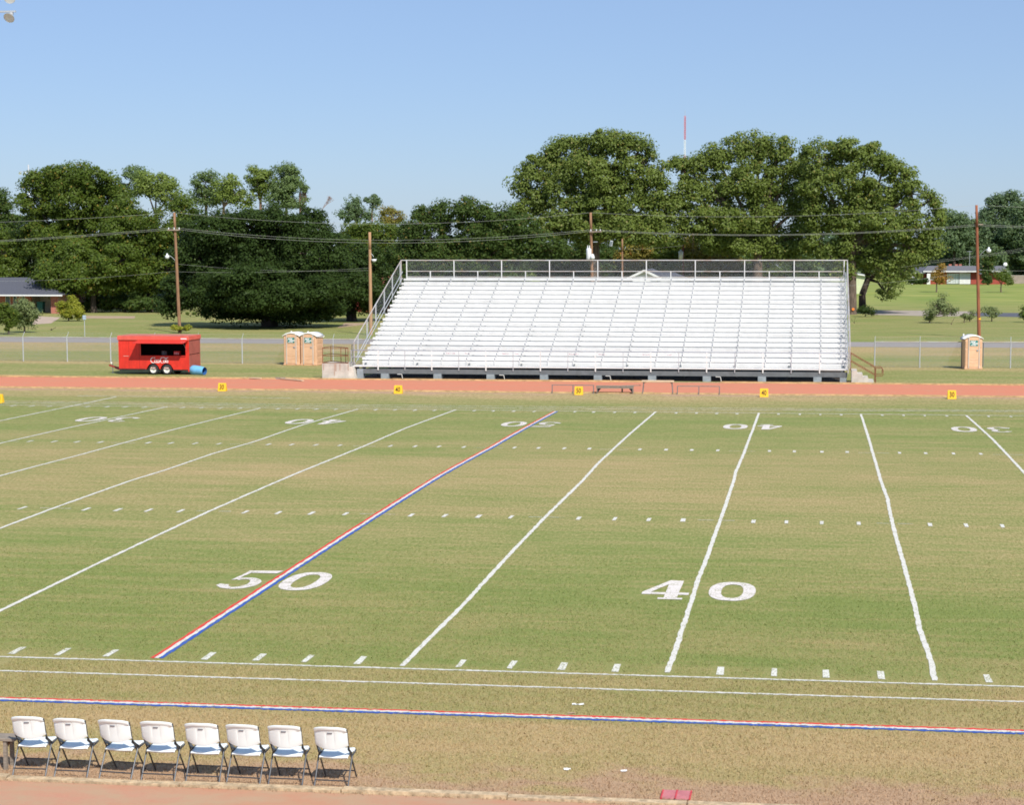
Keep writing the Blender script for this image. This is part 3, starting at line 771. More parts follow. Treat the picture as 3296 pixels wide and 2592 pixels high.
    MB().box(0, L, .15, .25, zb-.08, zb+.04).box(0, L, D-.25, D-.15, zb-.08, zb+.04).box(wx[0], wx[1], .3, D-.3, wz-.04, wz+.04).build('chassis', BLACKST, t)
    # tow bar with jack
    MB().bar((0, .35, .25), (-.55, D/2-.15, .33), .07, .09).bar((0, D-.35, .25), (-.55, D/2+.15, .33), .07, .09).bar((-.5, D/2, .33), (-1.0, D/2, .48), .09, .09).build('tow_bar', mat('red_drawbar', (.32, .03, .03), .6, .1, 4.), t)
    MB().tube((-.78, D/2, .02), (-.78, D/2, .62), .025).box(-.84, -.72, D/2-.06, D/2+.06, 0, .02).build('jack', BLACKST, t)
    MB().tube((-.86, D/2, .56), (-.86, D/2, .66), .05).build('jack_cap', ROOFW, t)
    MB().box(L-.42, L-.06, -.066, -.061, zt+.07, zt+.13).build('marker_plate', WHITE, t)
    MB().box(.28, .62, -.004, -.001, 1.07, 1.10).build('scratch', mat('scratch', (.75, .35, .3), .6), t)
    # white script lettering
    sx0 = A(485.5, 1160, 69)[0]-xl; sw = A(541, 1160, 69)[0]-xl-sx0; sz0, sz1 = .71, 1.03
    def st(pts, wd):
        k = MB(); P = [Vector((sx0+x*sw, 0, sz0+z*(sz1-sz0))) for x, z in pts]
        for i in range(len(P)-1):
            a, c = P[i], P[i+1]; d = (c-a).normalized(); n = Vector((-d.z, 0, d.x))*wd[min(i, len(wd)-1)]*.5
            n2 = Vector((-d.z, 0, d.x))*wd[min(i+1, len(wd)-1)]*.5
            yo = -.004-.0006*((i+st.k) % 7); 
            k.quad(*[(p.x, yo, p.z) for p in (a-n, c-n2, c+n2, a+n)])
        st.k += 3; return k
    st.k = 0
    word = MB()
    def loop(cx, cz, rx, rz, a0, a1, n=12): return [(cx+rx*math.cos(R(a0+(a1-a0)*i/n)), cz+rz*math.sin(R(a0+(a1-a0)*i/n))) for i in range(n+1)]
    strokes = [
     (loop(.13, .42, .13, .50, 60, 330, 16), [.02, .03, .05, .06, .07, .08, .08, .07, .06, .05, .04, .03, .03, .03, .03, .03, .02]),
     ([(.195, .85), (.23, .98), (.25, .85), (.20, .74)], [.03]),
     (loop(.27, .27, .055, .26, 0, 360), [.045]), (loop(.375, .27, .055, .26, 40, 320), [.045]), (loop(.46, .27, .05, .26, 0, 360), [.045]),
     ([(.515, .5), (.515, .1), (.53, .03)], [.045]), ([(.535, .33), (.57, .36)], [.05]),
     (loop(.66, .45, .10, .50, 75, 320, 14), [.03, .04, .05, .06, .07, .07, .07, .06, .05, .04, .03, .03, .03, .03]),
     ([(.67, .92), (.74, .97), (.84, .80), (.93, .83), (1.02, .97)], [.05, .06, .07, .06, .02]),
     (loop(.78, .26, .05, .25, 0, 360), [.045]), ([(.90, .82), (.85, .3), (.87, .04)], [.05]), (loop(.935, .26, .045, .25, 0, 360), [.045]), ([(.985, .5), (.985, .1), (1.01, .02)], [.045]),
     ([(.05, .18), (.14, -.02), (.30, .03), (.42, -.02)], [.03])]
    for p, wd in strokes:
        q = st(p, [x*.68 for x in wd]); word.add(q.v, q.f)
    word.build('script_lettering', WHITE, t)
REDP_BOX = mat('red_box_paint', (.75, .06, .05), .5, .1, 4.)
build_trailer()

# blue barrel lying beside the trailer
def build_barrel():
    x0, y0, _ = G(612, 1207); x1, y1, _ = G(663, 1209)
    t = empty('plastic_barrel', (x0, y0+.25, .28), 0, 'sky blue plastic barrel lying on its side by the trailer', 'barrel')
    d = Vector((1, -.32, 0)).normalized()
    t.rotation_euler = (0, R(3), math.atan2(d.y, d.x))
    MB().lathe([(0, 0), (.20, 0), (.235, .03), (.28, .10), (.285, .35), (.255, .75), (.228, .94)], 24, 'X').build('drum', BLUEB, t, True)
    MB().lathe([(.222, .94), (.23, .5), (.18, .3), (0, .3)], 24, 'X').build('drum_inside', BLUEI, t, True)
build_barrel()

# ------------------------------------------------------------------ portable toilets
def build_toilet(first_label, loc, rz):
    t = empty('portable_toilet', loc, rz, first_label, 'portable toilet', 'tan portable toilets by the fence')
    W, D, H = 1.06, 1.15, 1.86
    MB().box(0, W, 0, D, .02, H).build('cabin', POTTY, t, bevel=.05)
    MB().box(-.02, W+.02, -.02, D+.02, 0, .10).build('base', POTTYD, t, bevel=.02)
    d = MB().box(.24, .83, -.035, -.001, .12, 1.96)
    door = d.build('door', POTTY, t, bevel=.015)
    # moulded ribs
    for zc, cv in ((1.36, .03), (1.18, .05), (.62, -.03), (.44, -.04)):
        r = MB()
        for i in range(8):
            a = -.24+.06*i; b = a+.06
            za, zb_ = zc-cv*(a/.24)**2+cv, zc-cv*(b/.24)**2+cv
            r.add([(.535+a, -.050, za-.015), (.535+b, -.050, zb_-.015), (.535+b, -.036, zb_+.02), (.535+a, -.036, za+.02), (.535+a, -.036, za-.03), (.535+b, -.036, zb_-.03)],
                  [(0, 1, 2, 3), (4, 5, 1, 0)])
        r.build('door_rib', POTTYD, door)
    for x in (.20, .84): MB().box(x, x+.045, -.055, .0, .08, 1.99).build('door_jamb', mat('pale_grey_frame', (.60, .55, .50), .5, .05, 3.), t)
    for xa_, xb_ in ((.04, .18), (.905, 1.02)):
        for za_, zb_ in ((.25, 1.2), (1.3, 1.7)): MB().box(xa_, xb_, -.012, 0, za_, zb_).build('front_panel', POTTYD, t, bevel=.01)
    for z in (.2, .6, 1.0, 1.4): MB().box(W+.0, W+.014, .2, D-.2, z, z+.28).build('side_panel', POTTYD, t, bevel=.012)
    sgn = MB().box(.29, .77, -.048, -.036, 1.42, 1.76).build('sign', TEAL, t)
    text('JAN/', .15, WHITE, sgn, (.47, -.052, 1.675), sx=.95, off=.006, shear=.2)
    text('DEAN', .15, WHITE, sgn, (.60, -.052, 1.565), sx=.85, off=.006)
    text('PORTABLES', .07, WHITE, sgn, (.50, -.052, 1.47), sx=.85, off=.003)
    MB().box(.70, .79, -.075, -.037, 1.10, 1.20).build('handle', mat('grey_latch', (.35, .38, .42), .4), t, bevel=.01)
    # curved roof
    rf = MB(); n = 14; prof = []
    for i in range(n+1):
        x = -.06+(W+.12)*i/n; k = (x-W/2)/(W/2+.06); prof.append((x, 1.86+.23*(1-abs(k)**2.2)))
    vs = []
    for (x, z) in prof: vs += [(x, -.07, z), (x, D+.05, z), (x, -.05, z-.09 if .12 < (x+.06)/(W+.12) < .88 else z-.05), (x, D+.05, z-.09)]
    fs = []
    for i in range(n):
        a, b = 4*i, 4*i+4; fs += [(a, b, b+1, a+1), (a, a+2, b+2, b), (a+2, a+3, b+3, b+2), (a+1, b+1, b+3, a+3)]
    rf.add(vs, fs); rf.build('roof', ROOFW, t, True)
    MB().add([(.0+W*i/10, .0, 1.8) for i in range(11)]+[(.0+W*i/10, .0, 1.86+.15*(1-abs((i/10-.5)/.5)**2.2)) for i in range(11)], [(i, i+1, 12+i, 11+i) for i in range(10)]).build('gable', POTTY, t)
    MB().tube((.10, D-.15, 1.8), (.10, D-.15, 2.12), .05).build('vent_pipe', ROOFW, t)
    return t
ta = build_toilet('tan portable toilet with a white roof, left one of the pair', (-21.75, 78.1, 0), R(-7))
tb = copy_tree(ta); tb.location = (-20.62, 78.0, 0); tb['label'] = 'tan portable toilet of the pair, next to the concrete ramp'
tc_ = copy_tree(ta); tc_.location = (20.68, 79.0, 0); tc_.rotation_euler = (0, 0, R(7)); tc_['label'] = 'lone tan portable toilet in front of the right pole'

# ------------------------------------------------------------------ yard markers on the far side
def build_marker(num, x, y, lab):
    t = empty('yard_marker', (x, y, 0), 0, lab, 'yard marker', 'yellow yard markers along the far track')
    w, h = .215, .42
    MB().add([(-w, -.16, 0), (w, -.16, 0), (w, .16, 0), (-w, .16, 0), (-w*.93, -.05, h), (w*.93, -.05, h), (w*.93, .05, h), (-w*.93, .05, h)],
             [(3,2,1,0),(4,5,6,7),(0,1,5,4),(1,2,6,5),(2,3,7,6),(3,0,4,7)]).build('foam_body', YEL, t, bevel=.012)
    tilt = math.atan2(.11, h)
    text(num, .36, BROWNT, t, (0, -.116, .205), rot=(R(90)-tilt, 0, 0), sx=.70, off=.003, name='digits')
for num, u, v, lab in (('20', -8, 1298, 'yellow marker at the twenty yard line, cut by the left edge'), ('30', 713, 1260, 'yellow 30 marker below the blue barrel'),
                       ('40', 1280, 1268, 'yellow 40 marker left of the fifty'), ('50', 1862, 1272, 'yellow 50 marker in front of the low pipe frame'),
                       ('40', 2459, 1279, 'yellow 40 marker right of the fifty'), ('30', 3064, 1285, 'yellow 30 marker below the lone toilet')):
    x, y, _ = G(u, v); build_marker(num, x, y+.15, lab)

# ------------------------------------------------------------------ benches and frames on the far track
YB = G(1780, 1266)[1]+.1
def bx(u): return A(u, 1260, YB)[0]
def low_frame(u0, u1, um, lab):
    t = empty('pipe_frame', (bx(u0), YB, 0), 0, lab, 'pipe frame', 'empty bench frames on the far track')
    L = bx(u1)-bx(u0); k = bx(um)-bx(u0); h = .43
    MB().box(0, L, -.02, .02, h-.035, h).build('top_bar', GFR, t)
    for x in (0, k, L-.045): MB().box(x, x+.045, -.25, .25, 0, .03).box(x, x+.045, -.02, .02, .03, h-.036).build('leg', GFR, t)
GFR = mat('dull_grey_frame', (.20, .19, .18), .6, .12, 5.)
low_frame(1776, 1912, 1843, 'low grey pipe frame with three legs behind the 50 marker')
low_frame(2179, 2317, 2248, 'low grey pipe frame right of the tall wooden bench')
t = empty('bench', (bx(1920), YB, 0), 0, 'low grey wooden bench with triangular brackets', 'bench')
L = bx(2040)-bx(1920)
MB().box(0, L, -.14, .14, .36, .40).box(0, L, -.13, -.10, .27, .357).build('seat', BENCHW, t)
for x, s in ((.02, 1), (L-.02, -1)):
    MB().box(min(x, x+s*.04), max(x, x+s*.04), -.12, .12, 0, .356).build('leg', BENCHW, t)
    MB().prism([(x+s*.045, .05), (x+s*.045, .26), (x+s*.22, .26)] if s > 0 else [(x+s*.045, .05), (x+s*.22, .26), (x+s*.045, .26)], -.05, -.03).build('bracket', mat('dark_bracket', (.03, .03, .06), .6), t)
t = empty('plank', (bx(2000), YB+.25, 0), 0, 'loose thin plank sticking out behind the low bench', 'plank')
MB().bar((0, 0, .38), (.95, .02, .415), .12, .03).build('board', BENCHW, t)
MB().box(-.02, .05, -.06, .06, 0, .36).build('support', BENCHW, t)
t = empty('tall_bench', (bx(2066), YB+.15, 0), 0, 'taller bench with a pale wooden top and pipe legs', 'bench')
L = bx(2167)-bx(2066)
MB().box(-.02, L+.02, -.15, .15, .60, .68).build('seat', SEATW, t, bevel=.01)
for x, s in ((.06, 1), (L-.06, -1)):
    for y in (-.12, .12): MB().tube((x-s*.03, y*1.2, 0), (x+s*.02, y*.6, .6), .022, None, 8).build('leg', GFR, t)
    MB().tube((x+s*.02, 0, .50), (x+s*.12, 0, .60), .015, None, 6).build('brace', GFR, t)
for u, l, lab in ((2070, .9, 'thin stick on the ground under the tall bench'),):
    x, y, _ = G(u, 1267); tag(MB().box(0, l*1.6, 0, .03, 0, .02).build('stick', BENCHW, None, loc=(x-.6, y, .008)), lab, 'stick')
# boards on the left grass by the kerb
for u0, v0, u1, v1, lab in ((780, 1219, 840, 1222, 'pale broken board on the grass by the far track'), (905, 1222, 975, 1229, 'longer tan board lying on the edge of the far track')):
    a, b = Vector(G(u0, v0)), Vector(G(u1, v1))
    tag(MB().bar((0, 0, .06), (b-a)+Vector((0, 0, .06)), .16, .05).build('board', SEATW, None, loc=a), lab, 'board')
a = Vector(G(903, 1221)); tag(MB().box(-.3, .3, -.08, .08, .06, .1).box(-.2, .1, -.2, .2, .0, .06).build('scrap_wood', WOODG, None, loc=a), 'small heap of splintered scrap wood left of the ramp', 'scrap wood')

# ------------------------------------------------------------------ folding chairs
def chair_parts():
    t = empty('folding_chair', (0, 0, 0), 0, 'x', 'chair', 'row of white folding chairs')
    W = .225   # half width at the tubes
    # backrest: curved shell with a handle slot drawn as dark strips, recessed centre, rolled top lip
    xs_ = [-.225, -.20, -.16, -.11, -.072, -.066, -.045, 0, .045, .066, .072, .11, .16, .20, .225]
    zs_ = [.500, .509, .53, .59, .66, .706, .722, .742, .760, .772, .792, .810, .816]
    def yb(x, z):
        lean = .015+(.80-z)*.24          # leans back towards the top
        y = lean-.055*(1-(x/.225)**2)
        if z > .785: y -= .016
        if abs(x) < .070 and .53 < z < .76: y += .005
        return y
    def zz(x, z):
        k = (abs(x)/.225)
        if z > .75: return z-.030*k**3
        if z < .55: return z+.050*k**2.2*(1 if z < .53 else .6)
        return z
    b = MB(); nx, nz = len(xs_), len(zs_)
    b.v = [(x, yb(x, z), zz(x, z)) for z in zs_ for x in xs_]
    for j in range(nz-1):
        for i in range(nx-1):
            xc, zc = (xs_[i]+xs_[i+1])/2, (zs_[j]+zs_[j+1])/2
            
            b.f.append((j*nx+i, j*nx+i+1, (j+1)*nx+i+1, (j+1)*nx+i))
    o = b.build('backrest', CHAIRW, t, True); m = o.modifiers.new('s', 'SOLIDIFY'); m.thickness = .022; m.offset = 1
    o.modifiers.new('e', 'BEVEL').width = .004
    bk = o; k0 = yb(0, .75)-.024
    MB().box(-.066, .066, k0-.001, k0+.012, .752, .764).build('recess_shade', CHAIRSH, bk, bevel=.003)
    MB().box(-.036, .036, k0-.003, k0+.012, .722, .734).build('slot_shade', CHAIRSH, bk, bevel=.004)  # both dark strips paint in the shade inside the slots
    # seat
    sx_ = [-.205, -.19, -.12, 0, .12, .19, .205]; sy_ = [.115, .13, .20, .32, .43, .475, .485]
    s = MB(); s.v = [(x*(1+.03*(y > .3)), y, .402-.012*(1-(x/.2)**2)-(.02 if y in (sy_[0], sy_[-1]) else 0)-(.012 if abs(x) > .2 else 0)+.012*(y-.3)/.2) for y in sy_ for x in sx_]
    n = len(sx_); s.f = [(j*n+i, j*n+i+1, (j+1)*n+i+1, (j+1)*n+i) for j in range(len(sy_)-1) for i in range(n-1)]
    o = s.build('seat', CHAIRW, t, True); m = o.modifiers.new('s', 'SOLIDIFY'); m.thickness = .048; m.offset = -1
    o.modifiers.new('e', 'BEVEL').width = .006
    for sg in (-1, 1):
        x = sg*W
        MB().path([(x, .018, .77), (x, .085, .54), (x, .48, .0)], .0115, 8).build('front_leg', CHAIRT, t)
        xi = sg*(W+.0)
        MB().path([(xi+sg*.014, -.01, .0), (xi+sg*.014, .22, .37), (xi+sg*.002, .44, .385)], .0115, 8).build('rear_leg', CHAIRT, t)
        MB().bar((x-sg*.012, .10, .50), (x-sg*.012, .30, .37), .006, .04).build('hinge_plate', CHAIRT, t)
    MB().tube((-W-.012, .035, .085), (W+.012, .035, .085), .009).build('rear_crossbar', CHAIRT, t)
    MB().tube((-W, .395, .12), (W, .395, .12), .009).build('front_crossbar', CHAIRT, t)
    return t
CH = [((36, 2496.7), (136.7, 2500)), ((168.5, 2503), (273.5, 2507)), ((312, 2507), (418.5, 2514)), ((451.7, 2514.6), (555, 2518)),
      ((597, 2521), (699.4, 2525)), ((725.7, 2525), (834.8, 2530)), ((862.4, 2530), (971.5, 2533)), ((1011.6, 2534.5), (1120.7, 2540))]
LB = ['white folding chair at the left end of the row, beside the wooden bench', 'white folding chair, second from the wooden bench', 'white folding chair, third from the wooden bench',
      'white folding chair, fourth from the bench, left of the wider gap', 'white folding chair, fourth from the open right end, right of the wider gap',
      'white folding chair, third from the open right end', 'white folding chair with a low crooked slot, second from the right end', 'white folding chair at the right end of the row, standing a little apart']
proto = chair_parts()
for i, (a, b) in enumerate(CH):
    o = proto if i == 0 else copy_tree(proto)
    p, q = Vector(G(*a)), Vector(G(*b)); c = (p+q)/2; o.location = (c.x+.035*(1-i/7), c.y, 0); o.scale = (.985, 1.0, 1.05)
    o.rotation_euler = (0, 0, max(-.06, min(.06, math.atan2(q.y-p.y, q.x-p.x)))+random.uniform(-.03, .03)); o['label'] = LB[i]
t = empty('wooden_bench', (G(29, 2482)[0], G(29, 2482)[1], 0), 0, 'weathered grey wooden bench left of the white chairs', 'bench')
MB().box(-2.2, .10, -.02, .26, .42, .46).build('seat', BENCHW, t, bevel=.006)
for x in (-.06, -1.9):
    MB().box(x-.02, x+.03, .0, .05, 0, .415).build('leg', BENCHW, t); MB().box(x-.02, x+.03, .2, .25, 0, .415).build('leg', BENCHW, t)
    MB().bar((x, .02, .30), (x+.0, .22, .40), .03, .03).build('brace', RUST, t)

# litter and the red grate by the near kerb
for u, v, k, lab in ((1862, 2271, 0, 'long white scrap of paper near the second sideline'), (1822, 2532, 1, 'crumpled white paper in the dry grass'), (2008, 2486, 2, 'small white paper scrap right of the crumpled one'),
                     (1840, 2300, 3, 'pinkish scrap just above the tricolour line')):
    x, y, _ = G(u, v)
    if k == 1: x, y, _ = G(1823, 2481)
    mb = MB(); l = (.08, .03, .02, .03)[k]
    for j in range(6):
        a = random.uniform(-l, l); bb = random.uniform(-.02, .02)
        mb.add([(a-.03, bb-.015, .004), (a+.03, bb-.01, random.uniform(.004, .015)), (a+.03, bb+.015, random.uniform(.01, .025)), (a-.03, bb+.015, .008+.002*j)], [(0, 1, 2, 3)])
    tag(mb.build('paper_scrap', WHITE if k != 3 else DIRT, None, loc=(x, y, .006)), lab, 'litter')
x0, y0, _ = G(2125, 2577); x1, y1, _ = G(2212, 2549)
t = empty('drain_grate', (x0, y0, .01), 0, 'red plastic grate flat on the ground by the near kerb', 'grate')
W_, D_ = .40, .36
g = MB()
for i in range(9): g.box(.02, W_-.02, .02+i*D_/9, .02+i*D_/9+.016, .0, .02)
g.build('slats', mat('pink_red_plastic', (.62, .23, .25), .6, .1, 5.), t)
MB().box(0, .02, 0, D_, 0, .024).box(W_-.02, W_, 0, D_, 0, .024).box(W_/2-.01, W_/2+.01, 0, D_, .021, .028).build('frame', mat('red_plastic', (.62, .06, .07), .6, .1, 5.), t)
MB().box(.03, W_-.03, .02, D_-.02, -.004, -.001).build('paper_below', mat('pale_sheet', (.55, .42, .42), .9, .15, 9.), t)

# ------------------------------------------------------------------ trees
def tube_chain(mb, pts, r0, r1, n=6):
    k = len(pts)-1
    for i in range(k): mb.tube(pts[i], pts[i+1], r0+(r1-r0)*i/k, r0+(r1-r0)*(i+1)/k, n, False)
def leaves_mesh(name, centres, size, m, parent, flat=0.):
    """one small folded quad per leaf cluster"""
    P, Nn, sz = centres
    n = len(P); r = RNG
    a = np.cross(Nn, r.normal(size=(n, 3))); a /= np.linalg.norm(a, axis=1)[:, None]+1e-9
    b = np.cross(Nn, a)
    s = (size*sz)[:, None]; asp = r.uniform(.5, .9, (n, 1))
    V = np.empty((n, 4, 3)); bend = Nn*s*r.uniform(-.35, .1, (n, 1))
    V[:, 0] = P-a*s; V[:, 1] = P-b*s*asp+bend; V[:, 2] = P+a*s; V[:, 3] = P+b*s*asp+bend
    me = bpy.data.meshes.new(name); me.vertices.add(4*n); me.vertices.foreach_set('co', V.ravel())
    me.loops.add(4*n); me.polygons.add(n)
    me.loops.foreach_set('vertex_index', np.arange(4*n, dtype=np.int32))
    me.polygons.foreach_set('loop_start', np.arange(0, 4*n, 4, dtype=np.int32)); me.polygons.foreach_set('loop_total', np.full(n, 4, dtype=np.int32))
    me.update(calc_edges=True)
    at = me.attributes.new('rnd', 'FLOAT', 'FACE'); at.data.foreach_set('value', r.random(n).astype(np.float32))
    me.materials.append(m); o = bpy.data.objects.new(name, me); C.objects.link(o); o.parent = parent
    return o
def crown_points(lobes, clump, per, shell=(.72, 1.0), back=.5, dens=1., droop=.0):
    """lobes: (cx, cy, cz, rx, ry, rz) -> leaf centres and normals gathered into clumps"""
    r = RNG; CC = []; CS = []
    for L in lobes:
        c = np.array(L[:3]); rad = np.array(L[3:])
        area = 4*math.pi*((rad[0]*rad[1])**1.6/3+(rad[0]*rad[2])**1.6/3+(rad[1]*rad[2])**1.6/3)**(1/1.6)
        n = max(4, int(dens*1.45*area/(clump*clump*2.2)))
        d = r.normal(size=(n, 3)); d /= np.linalg.norm(d, axis=1)[:, None]
        q = c+d*rad*r.uniform(shell[0], shell[1], (n, 1))
        keep = ~((d[:, 1] > .35) & (r.random(n) > back))
        keep &= q[:, 2] > .35
        for L2 in lobes:
            if L2 is L: continue
            e = (q-np.array(L2[:3]))/np.array(L2[3:]); keep &= ((e**2).sum(1) > .36)
        CC.append(q[keep]); CS.append(clump*r.uniform(.42, 1.45, keep.sum()))
    CC = np.concatenate(CC); CS = np.concatenate(CS)
    n = len(CC); k = per
    P = np.repeat(CC, k, 0); S_ = np.repeat(CS, k)
    d = r.normal(size=(n*k, 3)); d[:, 2] += .25; d /= np.linalg.norm(d, axis=1)[:, None]
    sc = np.array([1.15, 1.15, .78]); P = P+d*sc*S_[:, None]*(r.random((n*k, 1))**.4)
    P[:, 2] -= droop*S_*r.random(n*k)
    Nn = d+r.normal(size=(n*k, 3))*.36+np.array([0, -.15, .35]); Nn /= np.linalg.norm(Nn, axis=1)[:, None]
    ok = P[:, 2] > .08
    return (P[ok], Nn[ok], r.uniform(.6, 1.3, n*k)[ok]), CC
NF = [0]
def tree(name, lab, base, lobes_px, leafm, barkm=BARK, size=.2, clump=1.0, per=60, trunk=.35, cat='tree', dens=1., back=.5, group=None, depth=.85, shell=(.72, 1.0),
         split=.35, limbs=14, droop=0., lean=None, part='crown', mindepth=0., forks=None):
    per = int(per*2.4); size *= .72; shell = (shell[0]-.22, shell[1])
    """base: ground (x, y); lobes_px: photo pixels (u, v, ru, rv) measured on the plane of the trunk, given real width, height and depth"""
    X, Y = base; t = empty(name, (X, Y, 0), 0, lab, cat, group)
    L = []
    for i, q in enumerate(lobes_px):
        u, v, ru, rv = q[:4]; dy = q[4] if len(q) > 4 else random.uniform(-1, 1)*.22
        c = A(u, v, Y); e = A(u+ru, v, Y); f = A(u, v-rv, Y); rx, rz = e[0]-c[0], f[2]-c[2]
        ry = max(mindepth, depth*rx)
        L.append((c[0]-X, dy*ry*2 if len(q) > 4 else dy*rx*2, c[2], rx, ry, rz))
    pts, cc = crown_points(L, clump, per, shell, back, dens, droop)
    NF[0] += len(pts[0])
    # trunk and limbs
    zc = [l[2]-l[5]*.5 for l in L]; zsplit = max(.6, min(zc)*1.0) if split is None else split*max(l[2] for l in L)
    mb = MB(); top = Vector((0, 0, zsplit))
    if lean: top.x += lean
    mid = Vector((random.uniform(-.1, .1), 0, zsplit*.5))
    tube_chain(mb, [Vector((0, 0, -.1)), Vector((0, 0, .15)), mid, top], trunk*1.25, trunk*.8, 10)
    for l in L:
        c = Vector(l[:3]); m1 = top.lerp(c, .5)+Vector((random.uniform(-.3, .3), random.uniform(-.3, .3), random.uniform(0, .6)))
        tube_chain(mb, [top, m1, c], trunk*.55, trunk*.16, 6)
        # boughs out to the clumps nearest this lobe
        if len(cc):
            dd = ((cc-np.array(c))**2).sum(1); idx = np.argsort(dd)[:max(3, limbs*3)]
            for j in RNG.choice(idx, min(len(idx), limbs), replace=False):
                e = Vector(cc[j]); m2 = c.lerp(e, .5)+Vector((0, 0, random.uniform(-.2, .3)))
                tube_chain(mb, [c, m2, e], trunk*.16, .02, 4)
    mb.build('trunk', barkm, t, True)
    leaves_mesh(part, pts, size, leafm, t)
    return t

def wide(l): return [(u, v, ru*1.16, rv*1.06) for u, v, ru, rv in l]
GT = 'trees along the far side of the road'
def gb(u, v): return G(u, v)[:2]
# --- left group
Yl = 172
def bp(u, Y): return (A(u, 900, Y)[0], Y)
tree('broadleaf_tree', 'tall broad tree behind the left house with the highest top on the left', bp(235, 176), [(150,590,55,58),(212,566,62,42),(295,578,66,46),(108,645,50,60),(250,650,110,80),(160,735,105,75),(345,650,52,75),(300,760,100,80),(385,720,55,75),(200,800,90,70)],
     L_MID, BARKD, .21, 1.0, 62, .45, group=GT, dens=1.05)
tree('broadleaf_tree', 'broad green tree in front of the tall one, right of the left house', bp(300, 166), [(235,850,80,70),(320,880,90,70),(240,900,90,40),(390,840,75,70),(390,895,75,40),(180,890,60,60)], L_MID, BARKD, .20, .95, 62, .35, group=GT)
tree('broadleaf_tree', 'leafy tree rising directly behind the left roof', bp(50, 178), [(20,800,80,70),(90,840,80,60),(20,880,80,60),(110,760,55,60),(-60,800,70,90)], L_MID, BARKD, .20, .95, 60, .35, group=GT)
tree('broadleaf_tree', 'leafy tree between the tall left tree and the utility pole', bp(480, 170), [(410,690,50,55),(430,740,75,70),(520,740,65,75),(570,760,50,70),(470,840,90,70),(540,870,65,65),(480,905,75,40),(590,690,45,55),(600,790,40,70)], L_MID, BARKD, .20, .95, 60, .35, group=GT)
tree('pine_tree', 'round topped pine just right of the tall left tree', bp(427, 195), wide([(427,588,48,46),(400,630,30,30)]), L_PINE, PINEB, .20, 1.0, 50, .22, group='pines above the left trees', split=.8, back=.6, dens=.9)
tree('pine_tree', 'wide domed pine left of the utility pole, its trunk against the sky', bp(505, 190), wide([(497,592,52,38),(550,622,38,36),(470,615,25,20),(575,655,28,25)]), L_PINEY, PINEB, .20, .95, 50, .25, group='pines above the left trees', split=.75, dens=.85)
tree('broadleaf_tree', 'small dark tree top at the far left edge', bp(0, 230), [(0,650,38,42),(30,690,28,32),(10,730,50,40),(62,725,25,35)], L_DARK, BARKD, .22, 1.1, 55, .35, group=GT)
# --- live oak
tree('live_oak', 'huge dark spreading oak with low boughs left of the portable toilets', gb(868, 1052), [(700,745,95,70),(810,725,85,55),(900,720,90,50),(990,735,75,62),(640,830,85,85),(740,840,90,90),(860,830,110,100),(980,830,105,100),(1065,820,60,85),
      (590,920,60,60),(552,985,38,32),(690,930,80,62),(800,950,100,60),(860,1000,110,34),(760,1008,70,26),(965,1000,85,36),(1050,995,60,36),(930,945,110,60),(1040,930,75,70),(1100,900,48,60),(860,905,120,70,-.9),(960,940,100,52,-1.),(760,930,95,52,-.8),(1065,935,75,50,-.9),(890,960,90,40,-1.3),(625,975,42,26),(700,1000,36,20)],
     L_LIVE, BARKD, .16, .8, 64, .75, group=GT, dens=1.15, split=.22)
tree('live_oak', 'dark oak whose shade falls on the lawn behind the left end of the bleachers', bp(1130, 146), [(1120,900,70,80),(1180,860,80,80),(1220,930,70,70),(1090,960,50,50),(1160,960,80,45),(1120,900,70,60,-1.2),(1180,930,60,50,-1.1)], L_LIVE, BARKD, .17, .85, 60, .5, group=GT, dens=1.1, split=.3)
# --- pines behind the live oak
GP = 'pines behind the big dark oak'
tree('pine_tree', 'leftmost tall pine with a dull grey green crown above the dark oak', bp(668, 225), wide([(662,588,38,36),(645,625,26,26),(690,610,25,35),(668,650,40,14)]), L_PINE, PINEB, .21, .95, 46, .25, group=GP, split=.8, dens=.8)
tree('pine_tree', 'second tall pine, yellow green with a drooping right side', bp(724, 222), wide([(722,592,26,32),(752,612,28,34),(778,645,28,28),(725,635,24,16)]), L_PINEY, PINEB, .21, .95, 46, .25, group=GP, split=.8, dens=.8)
tree('pine_tree', 'third tall pine with an open crown and forked trunk', bp(843, 222), wide([(832,560,36,28),(815,592,25,22),(862,582,30,30),(832,632,20,9),(850,605,26,14)]), L_PINEY, PINEB, .21, .9, 44, .25, group=GP, split=.78, dens=.75)
tree('pine_tree', 'tallest and darkest pine at the right of the four', bp(925, 220), wide([(918,556,34,32),(905,600,34,34),(940,610,30,40),(900,645,36,20),(930,650,30,20)]), L_PINE, PINEB, .21, .95, 52, .25, group=GP, split=.75, dens=1.0)
tree('pine_tree', 'thin ragged pine with a bare brown trunk right of the tallest pine', bp(970, 215), wide([(978,605,11,24),(986,640,10,8),(975,660,12,16)]), L_PINE, PINEB, .17, .6, 34, .22, group=GP, split=.95, dens=.9)
